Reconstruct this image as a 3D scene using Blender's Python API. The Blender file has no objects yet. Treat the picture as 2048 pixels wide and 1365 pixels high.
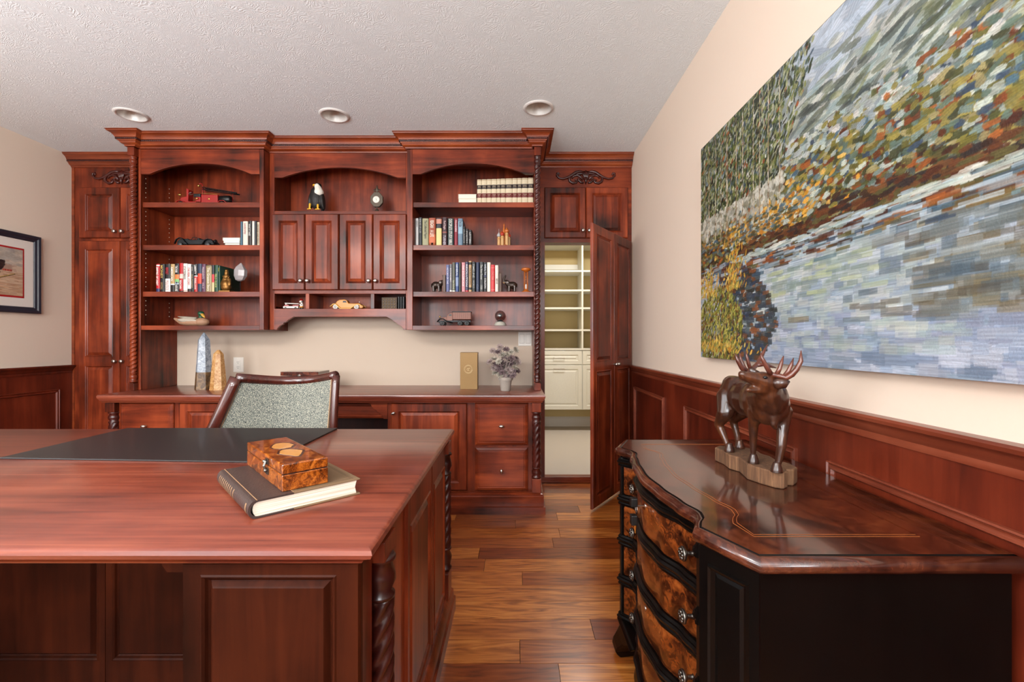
import bpy, bmesh, math, random
import numpy as np
from mathutils import Vector, Matrix
R = math.radians
scene = bpy.context.scene
COL = scene.collection
F = 16.0 * 2048 / 36          # focal length in pixels
CH = 1.062                    # camera height
VPX = 1030.0                  # principal column
def W(px, py, d):
    return ((px - VPX) * d / F, d, CH - (py - 682.0) * d / F)
def WX(px, d): return (px - VPX) * d / F
def WZ(py, d): return CH - (py - 682.0) * d / F

# ------------------------------------------------------------------ camera, light, exposure
cam_d = bpy.data.cameras.new('camera'); cam = bpy.data.objects.new('camera', cam_d); COL.objects.link(cam)
cam.location = (0, 0, CH); cam.rotation_euler = (R(90), 0, 0)
cam_d.lens = 16.0; cam_d.sensor_width = 36.0; cam_d.shift_x = -6 / 2048.0; cam_d.clip_start = 0.02
scene.camera = cam
vs = scene.view_settings
vs.view_transform = 'Standard'; vs.look = 'None'; vs.gamma = 1.0; vs.use_curve_mapping = False; vs.exposure = 0.74
wd = bpy.data.worlds.new('daylight'); scene.world = wd; wd.use_nodes = True
wn = wd.node_tree.nodes; bg = wn['Background']; bg.inputs['Strength'].default_value = 0.9
bg.inputs['Color'].default_value = (0.75, 0.85, 1.0, 1)
def area(name, loc, rot, sx, sy, power, color=(1, 1, 1), spread=180):
    l = bpy.data.lights.new(name, 'AREA'); l.shape = 'RECTANGLE'; l.size = sx; l.size_y = sy
    l.energy = power; l.color = color; l.spread = R(spread)
    o = bpy.data.objects.new(name, l); COL.objects.link(o); o.location = loc; o.rotation_euler = rot
    return o
# daylight entering through the two windows behind the camera and the window in the left wall
area('window_daylight_near_right', (-0.10, -1.93, 1.55), (R(136), 0, R(28)), 1.30, 1.25, 72, (0.93, 0.97, 1.0))
area('window_daylight_near_left', (-2.10, -1.93, 1.55), (R(138), 0, R(6)), 1.30, 1.25, 80, (0.93, 0.97, 1.0))
area('window_daylight_left_wall', (-3.26, 0.20, 1.50), (R(112), 0, R(-75)), 1.6, 1.25, 26, (0.97, 0.98, 1.0))
area('closet_lamp_light', (0.70, 4.2, 2.38), (0, 0, 0), 0.35, 0.35, 20, (1.0, 0.96, 0.90))
area('added_overhead_fill', (-1.75, -0.55, 2.39), (R(22), 0, 0), 1.5, 0.7, 62, (1.0, 0.93, 0.86))  # soft overhead fill added behind the camera, no fixture belongs to it

# ------------------------------------------------------------------ materials
MATS = {}
def nmat(name):
    m = bpy.data.materials.new(name); m.use_nodes = True
    nt = m.node_tree; b = nt.nodes['Principled BSDF']
    return m, nt, b
def setin(b, k, v):
    if k in b.inputs: b.inputs[k].default_value = v
def srgb(r, g, b_):
    def c(x):
        x /= 255.0
        return x / 12.92 if x <= .04045 else ((x + .055) / 1.055) ** 2.4
    return (c(r), c(g), c(b_), 1)
def plain(name, rgb, rough=0.5, metal=0.0, coat=0.0, bump=0.0, bscale=200, spec=0.5, trans=0.0, ior=1.45):
    if name in MATS: return MATS[name]
    m, nt, b = nmat(name)
    if trans:
        tr = nt.nodes.new('ShaderNodeBsdfTransparent'); tr.inputs['Color'].default_value = srgb(*rgb)
        gl = nt.nodes.new('ShaderNodeBsdfGlossy'); gl.inputs['Roughness'].default_value = rough
        fr_ = nt.nodes.new('ShaderNodeFresnel'); fr_.inputs['IOR'].default_value = ior
        ms = nt.nodes.new('ShaderNodeMixShader'); geo_ = nt.nodes.new('ShaderNodeNewGeometry'); sb_ = nt.nodes.new('ShaderNodeMath'); sb_.operation = 'SUBTRACT'; sb_.inputs[0].default_value = 1.0
        nt.links.new(geo_.outputs['Backfacing'], sb_.inputs[1]); mu_ = nt.nodes.new('ShaderNodeMath'); mu_.operation = 'MULTIPLY'
        nt.links.new(fr_.outputs[0], mu_.inputs[0]); nt.links.new(sb_.outputs[0], mu_.inputs[1]); nt.links.new(mu_.outputs[0], ms.inputs[0]); nt.links.new(tr.outputs[0], ms.inputs[1]); nt.links.new(gl.outputs[0], ms.inputs[2])
        nt.links.new(ms.outputs[0], nt.nodes['Material Output'].inputs['Surface'])
        MATS[name] = m; return m
    b.inputs['Base Color'].default_value = srgb(*rgb); b.inputs['Roughness'].default_value = rough
    b.inputs['Metallic'].default_value = metal; setin(b, 'Coat Weight', coat); setin(b, 'Coat Roughness', 0.08)
    setin(b, 'Specular IOR Level', spec); setin(b, 'Transmission Weight', trans); setin(b, 'IOR', ior)
    tc = nt.nodes.new('ShaderNodeTexCoord')
    n = nt.nodes.new('ShaderNodeTexNoise'); n.inputs['Scale'].default_value = bscale
    nt.links.new(tc.outputs['Object'], n.inputs['Vector'])
    if trans == 0:
        mx = nt.nodes.new('ShaderNodeMix'); mx.data_type = 'RGBA'; mx.blend_type = 'MULTIPLY'
        mx.inputs[0].default_value = 0.18
        mx.inputs[6].default_value = srgb(*rgb)
        nt.links.new(n.outputs['Fac'], mx.inputs[7]); nt.links.new(mx.outputs[2], b.inputs['Base Color'])
    if bump:
        bp = nt.nodes.new('ShaderNodeBump'); bp.inputs['Strength'].default_value = bump; bp.inputs['Distance'].default_value = 0.002
        nt.links.new(n.outputs['Fac'], bp.inputs['Height']); nt.links.new(bp.outputs['Normal'], b.inputs['Normal'])
    MATS[name] = m; return m
def ramp(nt, stops):
    r = nt.nodes.new('ShaderNodeValToRGB'); e = r.color_ramp.elements
    while len(e) < len(stops): e.new(0.5)
    for i, (p, c) in enumerate(stops):
        e[i].position = p; e[i].color = c
    return r
def wood(name, dark, mid, light, axis='X', scale=1.0, rough=0.36, coat=0.22, blotch=0.55, coat_rough=0.14, gs=(1.0, 14.0), bump=0.03, spec=None):
    m, nt, b = nmat(name); L = nt.links.new
    tc = nt.nodes.new('ShaderNodeTexCoord'); oi = nt.nodes.new('ShaderNodeObjectInfo')
    ml = nt.nodes.new('ShaderNodeMath'); ml.operation = 'MULTIPLY'; ml.inputs[1].default_value = 37.0
    L(oi.outputs['Random'], ml.inputs[0])
    ad = nt.nodes.new('ShaderNodeVectorMath'); ad.operation = 'ADD'
    L(tc.outputs['Object'], ad.inputs[0]); L(ml.outputs[0], ad.inputs[1])
    mp = nt.nodes.new('ShaderNodeMapping')
    s = {'X': (gs[0], gs[1], gs[1]), 'Y': (gs[1], gs[0], gs[1]), 'Z': (gs[1], gs[1], gs[0])}[axis]
    mp.inputs['Scale'].default_value = tuple(v * scale for v in s)
    L(ad.outputs[0], mp.inputs['Vector'])
    n1 = nt.nodes.new('ShaderNodeTexNoise'); n1.inputs['Scale'].default_value = 1.6; n1.inputs['Detail'].default_value = 9
    n1.inputs['Roughness'].default_value = 0.62; n1.inputs['Distortion'].default_value = 0.5
    L(mp.outputs['Vector'], n1.inputs['Vector'])
    n2 = nt.nodes.new('ShaderNodeTexNoise'); n2.inputs['Scale'].default_value = 3.2; n2.inputs['Detail'].default_value = 4
    L(ad.outputs[0], n2.inputs['Vector'])
    mx = nt.nodes.new('ShaderNodeMix'); mx.data_type = 'FLOAT'; mx.inputs[0].default_value = blotch
    L(n1.outputs['Fac'], mx.inputs[2]); L(n2.outputs['Fac'], mx.inputs[3])
    rp = ramp(nt, [(0.34, srgb(*dark)), (0.5, srgb(*mid)), (0.68, srgb(*light))])
    L(mx.outputs[0], rp.inputs['Fac']); L(rp.outputs['Color'], b.inputs['Base Color'])
    b.inputs['Roughness'].default_value = rough; setin(b, 'Coat Weight', coat); setin(b, 'Coat Roughness', coat_rough)
    bp = nt.nodes.new('ShaderNodeBump'); bp.inputs['Strength'].default_value = bump; bp.inputs['Distance'].default_value = 0.002
    L(n1.outputs['Fac'], bp.inputs['Height']); L(bp.outputs['Normal'], b.inputs['Normal'])
    if spec is not None: setin(b, 'Specular IOR Level', spec)
    MATS[name] = m; return m
CH_D, CH_M, CH_L = (36, 12, 6), (106, 40, 19), (158, 70, 36)
CX = wood('cherry_wood_horizontal', CH_D, CH_M, CH_L, 'X', spec=.25, coat=.16)
CY = wood('cherry_wood_depth', CH_D, CH_M, CH_L, 'Y', spec=.25, coat=.16)
CZ = wood('cherry_wood_vertical', CH_D, CH_M, CH_L, 'Z', spec=.25, coat=.16)
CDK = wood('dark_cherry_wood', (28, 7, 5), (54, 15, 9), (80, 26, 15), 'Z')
CRN = wood('amber_cherry_wood', (74, 26, 11), (124, 52, 22), (160, 78, 36), 'X')
TOPW = wood('polished_cherry_top', (80, 30, 19), (116, 52, 35), (144, 74, 51), 'X', scale=1.0, gs=(1.2, 26.0), rough=0.34, coat=0.5, blotch=0.35, coat_rough=0.16)
DSKF = wood('shade_darkened_front', (18, 6, 3), (44, 16, 7), (66, 27, 12), 'Z', rough=0.45, coat=0.0, spec=0.07)  # desk's near side: shade under the top is put into this darker colour
WAIN = wood('wainscot_cherry', (56, 17, 9), (92, 31, 15), (120, 47, 25), 'Z', rough=0.35, coat=0.2)
WAINT = wood('wainscot_moulding_cherry', (84, 33, 19), (116, 52, 32), (142, 74, 50), 'Y', rough=0.35, coat=0.2)
CARV = wood('carved_dark_cherry', (30, 8, 5), (52, 14, 9), (76, 24, 14), 'X')
ELKW = wood('elk_rosewood', (28, 14, 9), (54, 27, 15), (96, 52, 26), 'Z', scale=3, rough=0.28, coat=0.4)
ANTW = wood('antler_rosewood', (50, 22, 16), (84, 40, 28), (112, 62, 46), 'Z', scale=6, rough=0.3, coat=0.4)
BARK = wood('raw_log_wood', (44, 27, 17), (98, 66, 42), (142, 104, 72), 'Z', scale=7, rough=0.85, coat=0, bump=0.5)
BLK = wood('black_lacquer', (5, 4, 4), (8, 6, 5), (14, 10, 8), 'Z', rough=0.30, coat=0.05, coat_rough=0.15, spec=0.16)
CHR = wood('chair_mahogany', (44, 16, 12), (74, 30, 22), (100, 46, 34), 'Z', rough=0.22, coat=0.6)

def burl(name, c0, c1, c2, c3, scale=7, rough=0.2, coat=0.6, axis_stretch=(1, 1, 1)):
    m, nt, b = nmat(name); L = nt.links.new
    tc = nt.nodes.new('ShaderNodeTexCoord'); mp = nt.nodes.new('ShaderNodeMapping'); mp.inputs['Scale'].default_value = axis_stretch
    L(tc.outputs['Object'], mp.inputs['Vector'])
    n0 = nt.nodes.new('ShaderNodeTexNoise'); n0.inputs['Scale'].default_value = scale; n0.inputs['Detail'].default_value = 5; n0.inputs['Distortion'].default_value = 2.2
    L(mp.outputs['Vector'], n0.inputs['Vector'])
    n1 = nt.nodes.new('ShaderNodeTexNoise'); n1.inputs['Scale'].default_value = scale * 3.6; n1.inputs['Detail'].default_value = 7; n1.inputs['Distortion'].default_value = 3.5
    L(mp.outputs['Vector'], n1.inputs['Vector'])
    mx = nt.nodes.new('ShaderNodeMix'); mx.data_type = 'FLOAT'; mx.inputs[0].default_value = 0.38
    L(n0.outputs['Fac'], mx.inputs[2]); L(n1.outputs['Fac'], mx.inputs[3])
    rp = ramp(nt, [(0.36, srgb(*c0)), (0.46, srgb(*c1)), (0.56, srgb(*c2)), (0.68, srgb(*c3))])
    L(mx.outputs[0], rp.inputs['Fac']); L(rp.outputs['Color'], b.inputs['Base Color'])
    b.inputs['Roughness'].default_value = rough; setin(b, 'Coat Weight', coat); setin(b, 'Coat Roughness', 0.06)
    MATS[name] = m; return m
BURLD = burl('burl_drawer_veneer', (18, 8, 5), (64, 28, 11), (112, 54, 20), (146, 80, 34), 8)
BURLT = burl('burl_top_veneer', (22, 9, 6), (52, 20, 11), (84, 36, 18), (112, 56, 28), 4, rough=0.2, coat=0.6)
BURLE = burl('burl_top_edge', (34, 13, 8), (58, 24, 14), (80, 38, 22), (104, 56, 34), 6, rough=0.25)
BURLB = burl('burl_box_veneer', (50, 20, 6), (112, 52, 14), (160, 84, 24), (196, 116, 44), 26, rough=0.15, coat=0.8)
BURLK = burl('dark_burl_veneer', (26, 8, 5), (58, 20, 10), (88, 36, 18), (112, 54, 28), 20, rough=0.15, coat=0.8)

def paint_wall(name, rgb, bscale=90, bstr=0.12):
    m, nt, b = nmat(name); L = nt.links.new
    b.inputs['Base Color'].default_value = srgb(*rgb); b.inputs['Roughness'].default_value = 0.75
    tc = nt.nodes.new('ShaderNodeTexCoord'); n = nt.nodes.new('ShaderNodeTexNoise'); n.inputs['Scale'].default_value = bscale; n.inputs['Detail'].default_value = 4
    L(tc.outputs['Object'], n.inputs['Vector'])
    bp = nt.nodes.new('ShaderNodeBump'); bp.inputs['Strength'].default_value = bstr; bp.inputs['Distance'].default_value = 0.003
    L(n.outputs['Fac'], bp.inputs['Height']); L(bp.outputs['Normal'], b.inputs['Normal'])
    MATS[name] = m; return m
WALLM = paint_wall('cream_wall_paint', (222, 205, 188), 60, 0.08)
TANW = paint_wall('tan_closet_paint', (196, 176, 128))
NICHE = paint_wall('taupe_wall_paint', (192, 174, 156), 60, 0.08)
def ceil_mat():
    m, nt, b = nmat('textured_ceiling_plaster'); L = nt.links.new
    b.inputs['Base Color'].default_value = srgb(236, 246, 250); b.inputs['Roughness'].default_value = 0.8
    tc = nt.nodes.new('ShaderNodeTexCoord')
    n0 = nt.nodes.new('ShaderNodeTexNoise'); n0.inputs['Scale'].default_value = 5; n0.inputs['Detail'].default_value = 2
    L(tc.outputs['Object'], n0.inputs['Vector'])
    mp = nt.nodes.new('ShaderNodeVectorMath'); mp.operation = 'MULTIPLY_ADD'; mp.inputs[1].default_value = (1.1, 1.1, 1.1)
    L(n0.outputs['Color'], mp.inputs[0]); L(tc.outputs['Object'], mp.inputs[2])
    w = nt.nodes.new('ShaderNodeTexWave'); w.inputs['Scale'].default_value = 19; w.inputs['Distortion'].default_value = 6; w.inputs['Detail'].default_value = 3; w.inputs['Detail Scale'].default_value = 2.2
    L(mp.outputs[0], w.inputs['Vector'])
    n1 = nt.nodes.new('ShaderNodeTexNoise'); n1.inputs['Scale'].default_value = 34; n1.inputs['Detail'].default_value = 5
    L(tc.outputs['Object'], n1.inputs['Vector'])
    mu = nt.nodes.new('ShaderNodeMath'); mu.operation = 'MULTIPLY'
    L(w.outputs['Fac'], mu.inputs[0]); L(n1.outputs['Fac'], mu.inputs[1])
    bp = nt.nodes.new('ShaderNodeBump'); bp.inputs['Strength'].default_value = 0.26; bp.inputs['Distance'].default_value = 0.006
    L(mu.outputs[0], bp.inputs['Height']); L(bp.outputs['Normal'], b.inputs['Normal'])
    return m
CEIL = ceil_mat()
def floor_mat():
    m, nt, b = nmat('oak_plank_floor'); L = nt.links.new
    tc = nt.nodes.new('ShaderNodeTexCoord'); at = nt.nodes.new('ShaderNodeAttribute'); at.attribute_name = 'rnd'
    ml = nt.nodes.new('ShaderNodeMath'); ml.operation = 'MULTIPLY'; ml.inputs[1].default_value = 53
    L(at.outputs['Fac'], ml.inputs[0])
    ad = nt.nodes.new('ShaderNodeVectorMath'); ad.operation = 'ADD'
    L(tc.outputs['Object'], ad.inputs[0]); L(ml.outputs[0], ad.inputs[1])
    mp = nt.nodes.new('ShaderNodeMapping'); mp.inputs['Scale'].default_value = (2.6, 26, 10)
    L(ad.outputs[0], mp.inputs['Vector'])
    n = nt.nodes.new('ShaderNodeTexNoise'); n.inputs['Scale'].default_value = 1.3; n.inputs['Detail'].default_value = 8; n.inputs['Distortion'].default_value = 2.0
    L(mp.outputs['Vector'], n.inputs['Vector'])
    rp = ramp(nt, [(0.30, srgb(124, 66, 26)), (0.5, srgb(182, 110, 50)), (0.72, srgb(214, 144, 76))])
    L(n.outputs['Fac'], rp.inputs['Fac'])
    rp2 = ramp(nt, [(0.0, srgb(150, 104, 84)), (0.45, srgb(215, 190, 170)), (1.0, srgb(255, 250, 235))])
    L(at.outputs['Fac'], rp2.inputs['Fac'])
    mx = nt.nodes.new('ShaderNodeMix'); mx.data_type = 'RGBA'; mx.blend_type = 'MULTIPLY'; mx.inputs[0].default_value = 1.0
    L(rp.outputs['Color'], mx.inputs[6]); L(rp2.outputs['Color'], mx.inputs[7]); L(mx.outputs[2], b.inputs['Base Color'])
    b.inputs['Roughness'].default_value = 0.3; setin(b, 'Coat Weight', 0.25); setin(b, 'Coat Roughness', 0.15)
    bp = nt.nodes.new('ShaderNodeBump'); bp.inputs['Strength'].default_value = 0.06; bp.inputs['Distance'].default_value = 0.002
    L(n.outputs['Fac'], bp.inputs['Height']); L(bp.outputs['Normal'], b.inputs['Normal'])
    return m
FLOORM = floor_mat()
def attr_paint(name, rough=0.45, bump=0.4, bscale=220, coat=0.15):
    m, nt, b = nmat(name); L = nt.links.new
    at = nt.nodes.new('ShaderNodeAttribute'); at.attribute_name = 'paint'
    L(at.outputs['Color'], b.inputs['Base Color']); b.inputs['Roughness'].default_value = rough; setin(b, 'Coat Weight', coat)
    tc = nt.nodes.new('ShaderNodeTexCoord'); n = nt.nodes.new('ShaderNodeTexNoise'); n.inputs['Scale'].default_value = bscale
    L(tc.outputs['Object'], n.inputs['Vector'])
    bp = nt.nodes.new('ShaderNodeBump'); bp.inputs['Strength'].default_value = bump; bp.inputs['Distance'].default_value = 0.002
    L(n.outputs['Fac'], bp.inputs['Height']); L(bp.outputs['Normal'], b.inputs['Normal'])
    return m
OILM = attr_paint('oil_paint_strokes'); PRINTM = attr_paint('print_under_glass', 0.3, 0.0)
CARPET = plain('beige_carpet', (196, 186, 176), 0.95, bump=1.0, bscale=420)
MELA = plain('cream_melamine', (226, 224, 214), 0.4)
WHITEP = plain('white_painted_metal', (214, 210, 206), 0.5)
CANIN = plain('can_reflector', (224, 220, 214), 0.3, metal=0.3)
DARKM = plain('dark_recess', (46, 38, 34), 0.6)
NICK = plain('brushed_nickel', (200, 194, 186), 0.28, metal=1.0)
PEWT = plain('antique_pewter', (120, 116, 110), 0.32, metal=1.0)
WHPL = plain('white_plastic', (232, 226, 216), 0.35)
BLKM = plain('black_metal', (28, 27, 28), 0.35, metal=0.6)
BLKP = plain('black_plastic', (16, 15, 15), 0.4)
LEATH = plain('black_leather_pad', (30, 29, 30), 0.42, bump=0.2, bscale=600, coat=0.1)
GOLD = plain('polished_brass', (206, 160, 84), 0.25, metal=1.0)
PAPER = plain('book_pages', (236, 226, 208), 0.8)
# ------------------------------------------------------------------ mesh helpers
class MB:
    def __init__(s): s.v = []; s.f = []; s.mi = []; s.cur = 0
    def add(s, vs_, fs_):
        o = len(s.v); s.v += [tuple(p) for p in vs_]
        for f in fs_: s.f.append([o + i for i in f]); s.mi.append(s.cur)
        return s
    def box(s, x0, x1, y0, y1, z0, z1):
        if x0 > x1: x0, x1 = x1, x0
        if y0 > y1: y0, y1 = y1, y0
        if z0 > z1: z0, z1 = z1, z0
        return s.add([(x0,y0,z0),(x1,y0,z0),(x1,y1,z0),(x0,y1,z0),(x0,y0,z1),(x1,y0,z1),(x1,y1,z1),(x0,y1,z1)],
              [(0,3,2,1),(4,5,6,7),(0,1,5,4),(1,2,6,5),(2,3,7,6),(3,0,4,7)])
    def rings(s, rects, fr, cap0=True, cap1=True):
        # rects: (a0,a1,b0,b1,h) nested; fr(a,b,h)->xyz
        vs_ = []
        for a0, a1, b0, b1, h in rects: vs_ += [fr(a0,b0,h), fr(a1,b0,h), fr(a1,b1,h), fr(a0,b1,h)]
        fs_ = []
        for k in range(len(rects)-1):
            for i in range(4):
                j = (i+1) % 4
                fs_.append((4*k+i, 4*k+j, 4*k+4+j, 4*k+4+i))
        n = len(rects)
        if cap0: fs_.append((3,2,1,0))
        if cap1: fs_.append((4*n-4,4*n-3,4*n-2,4*n-1))
        return s.add(vs_, fs_)
    def prism(s, poly, fr, h0, h1):
        n = len(poly); vs_ = [fr(a,b,h0) for a,b in poly] + [fr(a,b,h1) for a,b in poly]
        fs_ = [tuple(range(n))[::-1], tuple(range(n,2*n))] + [(i,(i+1)%n,n+(i+1)%n,n+i) for i in range(n)]
        return s.add(vs_, fs_)
    def grid(s, rows, closed_u=False, cap=False):
        n = len(rows[0]); vs_ = [p for r in rows for p in r]; fs_ = []
        m = len(rows)
        for i in range(m-1):
            for j in range(n if closed_u else n-1):
                k = (j+1) % n
                fs_.append((i*n+j, i*n+k, (i+1)*n+k, (i+1)*n+j))
        if cap: fs_.append(tuple(range(n))[::-1]); fs_.append(tuple((m-1)*n+j for j in range(n)))
        return s.add(vs_, fs_)
    def lathe(s, prof, c=(0,0,0), n=20, axis='Z'):
        rows = []
        for r, z in prof:
            row = []
            for k in range(n):
                a = 2*math.pi*k/n; p = (r*math.cos(a), r*math.sin(a), z)
                if axis == 'Y': p = (p[0], z, p[1])
                if axis == 'X': p = (z, p[0], p[1])
                row.append((c[0]+p[0], c[1]+p[1], c[2]+p[2]))
            rows.append(row)
        return s.grid(rows, True, True)
    def twist(s, c, length, Rr, pitch, strands=2, depth=0.3, axis='Z', n=22, sp=16):
        m = max(4, int(length/pitch*sp*strands/2)); rows = []
        for i in range(m+1):
            z = length*i/m; row = []
            for k in range(n):
                a = 2*math.pi*k/n
                ph = strands*(a/2 - math.pi*z/pitch)
                r = Rr*(1-depth*(1-abs(math.sin(ph))**0.7))
                p = (r*math.cos(a), r*math.sin(a), z)
                if axis == 'Y': p = (p[0], z, p[1])
                if axis == 'X': p = (z, p[0], p[1])
                row.append((c[0]+p[0], c[1]+p[1], c[2]+p[2]))
            rows.append(row)
        return s.grid(rows, True, True)
    def tube(s, pts, rad, n=10, flat=1.0, up=None):
        pts = [Vector(p) for p in pts]; m = len(pts)
        if not isinstance(rad, (list, tuple)): rad = [rad]*m
        rows = []; nrm = None
        for i in range(m):
            t = (pts[min(i+1,m-1)] - pts[max(i-1,0)]).normalized()
            if nrm is None:
                nrm = Vector(up) if up else (Vector((0,0,1)) if abs(t.z) < .9 else Vector((1,0,0)))
            nrm = (nrm - t*nrm.dot(t)).normalized(); bn = t.cross(nrm)
            rows.append([tuple(pts[i] + nrm*(rad[i]*math.cos(2*math.pi*k/n)) + bn*(rad[i]*flat*math.sin(2*math.pi*k/n))) for k in range(n)])
        return s.grid(rows, True, True)
    def ell(s, c, r, rz=0, ry=0, n=14, m=8, rx=0):
        M = Matrix.Rotation(rz,3,'Z') @ Matrix.Rotation(ry,3,'Y') @ Matrix.Rotation(rx,3,'X'); rows = []
        for i in range(1, m):
            th = math.pi*i/m
            rows.append([tuple(Vector(c) + M @ Vector((r[0]*math.sin(th)*math.cos(2*math.pi*k/n), r[1]*math.sin(th)*math.sin(2*math.pi*k/n), r[2]*math.cos(th)))) for k in range(n)])
        return s.grid(rows, True, True)
    def cap(s, p0, p1, r0, r1, n=12):
        p0 = Vector(p0); p1 = Vector(p1); d = p1-p0; L = d.length; t = d/L; pts = []; rr = []
        for k in range(4): a = math.pi/2*(1-k/3.5); pts.append(p0 - t*r0*math.sin(a)); rr.append(max(r0*math.cos(a), r0*.08))
        pts.append(p0); rr.append(r0); pts.append(p1); rr.append(r1)
        for k in range(1,5): a = math.pi/2*(k/4.2); pts.append(p1 + t*r1*math.sin(a)); rr.append(max(r1*math.cos(a), r1*.08))
        return s.tube(pts, rr, n)
    def chain(s, pts, rad, n=12):
        for i in range(len(pts)-1): s.cap(pts[i], pts[i+1], rad[i], rad[i+1], n)
        return s
    def sweep(s, path, prof, z0=0.0, side=1):
        # path: list of (x,y); prof: (out,z); outward = left-hand normal * side ; mitred
        P_ = [Vector(p) for p in path]; rows = []
        nr = []
        for i in range(len(P_)-1):
            d = (P_[i+1]-P_[i]).normalized(); nr.append(Vector((d.y,-d.x))*side)
        for i, p in enumerate(P_):
            if i == 0: o = nr[0]
            elif i == len(P_)-1: o = nr[-1]
            else:
                o = (nr[i-1]+nr[i]); o = o / max(o.dot(nr[i]), .2)
            rows.append([(p.x+o.x*a, p.y+o.y*a, z0+z) for a, z in prof])
        return s.grid(rows, True, True)
OFF = {}
def P(name, mb, mats, parent=None, origin=(0,0,0), bevel=0.0, smooth=False, local=False, bseg=2, remesh=0.0, subd=0, soft=0, angle=40):
    if not isinstance(mats, (list, tuple)): mats = [mats]
    if parent is not None: off = Vector(OFF[parent.name])
    else: off = Vector(origin)
    me = bpy.data.meshes.new(name)
    vv = mb.v if local else [(x-off.x, y-off.y, z-off.z) for x,y,z in mb.v]
    me.from_pydata(vv, [], mb.f)
    for m in mats: me.materials.append(m)
    for p, i in zip(me.polygons, mb.mi): p.material_index = i
    bm = bmesh.new(); bm.from_mesh(me); bmesh.ops.recalc_face_normals(bm, faces=bm.faces); bm.to_mesh(me); bm.free()
    o = bpy.data.objects.new(name, me); COL.objects.link(o)
    if parent is not None: o.parent = parent; OFF[o.name] = tuple(off)
    else: o.location = off; OFF[o.name] = tuple(off)
    if remesh:
        r = o.modifiers.new('remesh','REMESH'); r.mode = 'VOXEL'; r.voxel_size = remesh; r.use_smooth_shade = True
        sm = o.modifiers.new('smooth','SMOOTH'); sm.factor = 0.5; sm.iterations = soft or 5
    if bevel:
        b = o.modifiers.new('bevel','BEVEL'); b.width = bevel; b.segments = bseg; b.limit_method = 'ANGLE'; b.angle_limit = R(angle)
    if subd:
        q = o.modifiers.new('subd','SUBSURF'); q.levels = subd; q.render_levels = subd
    if smooth:
        me.polygons.foreach_set('use_smooth', [True]*len(me.polygons))
        if smooth != 'all':
            bm = bmesh.new(); bm.from_mesh(me)
            for e in bm.edges:
                if len(e.link_faces) == 2 and e.calc_face_angle(0) > R(38): e.smooth = False
            bm.to_mesh(me); bm.free()
    return o
def tag(o, label=None, cat=None, group=None, kind=None):
    if label: o['label'] = label
    if cat: o['category'] = cat
    if group: o['group'] = group
    if kind: o['kind'] = kind
    return o
def T(name, label, cat, loc=(0,0,0), rz=0.0, group=None):
    o = bpy.data.objects.new(name, None); COL.objects.link(o); o.empty_display_size = 0.05
    o.location = loc; o.rotation_euler = (0,0,rz); OFF[o.name] = tuple(loc)
    return tag(o, label, cat, group)
def S(name, mb, m, **k):
    o = P(name, mb, m, **k); o['kind'] = 'structure'; return o
def FB(y): return lambda a,b,h: (a, y-h, b)          # faces the camera side (-Y)
def FBb(y): return lambda a,b,h: (a, y+h, b)
def FR(x): return lambda a,b,h: (x-h, a, b)          # faces -X (right wall)
def FL(x): return lambda a,b,h: (x+h, a, b)          # faces +X
def FT(z): return lambda a,b,h: (a, b, z+h)
def inset(r, i, h): return (r[0]+i, r[1]-i, r[2]+i, r[3]-i, h)
# raised panel front: slab, chamfered rim, moulded recess (frame) + raised field (panel)
def panel_front(name, parent, fr, rect, th, mat, stile=0.052, panels=None, rim=0.006, pmat=None, bev=None):
    a0,a1,b0,b1 = rect
    if panels is None: panels = [(a0+stile, a1-stile, b0+stile, b1-stile)]
    mb = MB()
    cuts = [b0] + [ (panels[i][3]+panels[i+1][2])/2 for i in range(len(panels)-1)] + [b1]
    d = None
    for i, pr in enumerate(panels):
        c0, c1 = cuts[i], cuts[i+1]
        r0 = rim if i == 0 else 0; r1 = rim if i == len(panels)-1 else 0
        mb.rings([(a0,a1,c0,c1,0), (a0,a1,c0,c1,th*0.55), (a0+rim*.5,a1-rim*.5,c0+r0*.5,c1-r1*.5,th*.85), (a0+rim,a1-rim,c0+r0,c1-r1,th),
                  (pr[0],pr[1],pr[2],pr[3],th), inset(pr,.003,th+.002), inset(pr,.007,th-.001), inset(pr,.010,th-.006), inset(pr,.014,th-.009)], fr)
    o = P(name, mb, mat, parent)
    for pr in panels:
        w = min(pr[1]-pr[0], pr[3]-pr[2]); bv = min(.016, w*.11) if bev is None else bev
        q = MB().rings([inset(pr,.013,th-.0085), inset(pr,.0145,th-.0075), inset(pr,.0145+bv,th-.0005), inset(pr,.0165+bv,th+.0015), inset(pr,.018+bv,th+.0015)], fr)
        P('panel', q, pmat or mat, o)
    return o
def knob(parent, p, d=(0,-1,0), r=0.0145, mat=None, name='knob'):
    ax = 'Y' if abs(d[1]) > .5 else 'X'; sg = d[1] if ax == 'Y' else d[0]
    prof = [(r*.55,0),(r*.55,sg*.002),(r*.36,sg*.004),(r*.32,sg*.012),(r*.8,sg*.015),(r,sg*.020),(r*.92,sg*.025),(r*.5,sg*.0285),(r*.1,sg*.0295)]
    return P(name, MB().lathe(prof, p, 16, ax), mat or NICK, parent, smooth='all')
CROWN = [(0,2.353),(.009,2.353),(.010,2.361),(.020,2.366),(.027,2.373),(.029,2.378),(.036,2.382),(.037,2.388),(.038,2.397),(.044,2.399),(.047,2.407),(.056,2.419),(.068,2.426),(.074,2.429),(.075,2.435),(.080,2.437),(.080,2.4398),(0,2.4398)]
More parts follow.
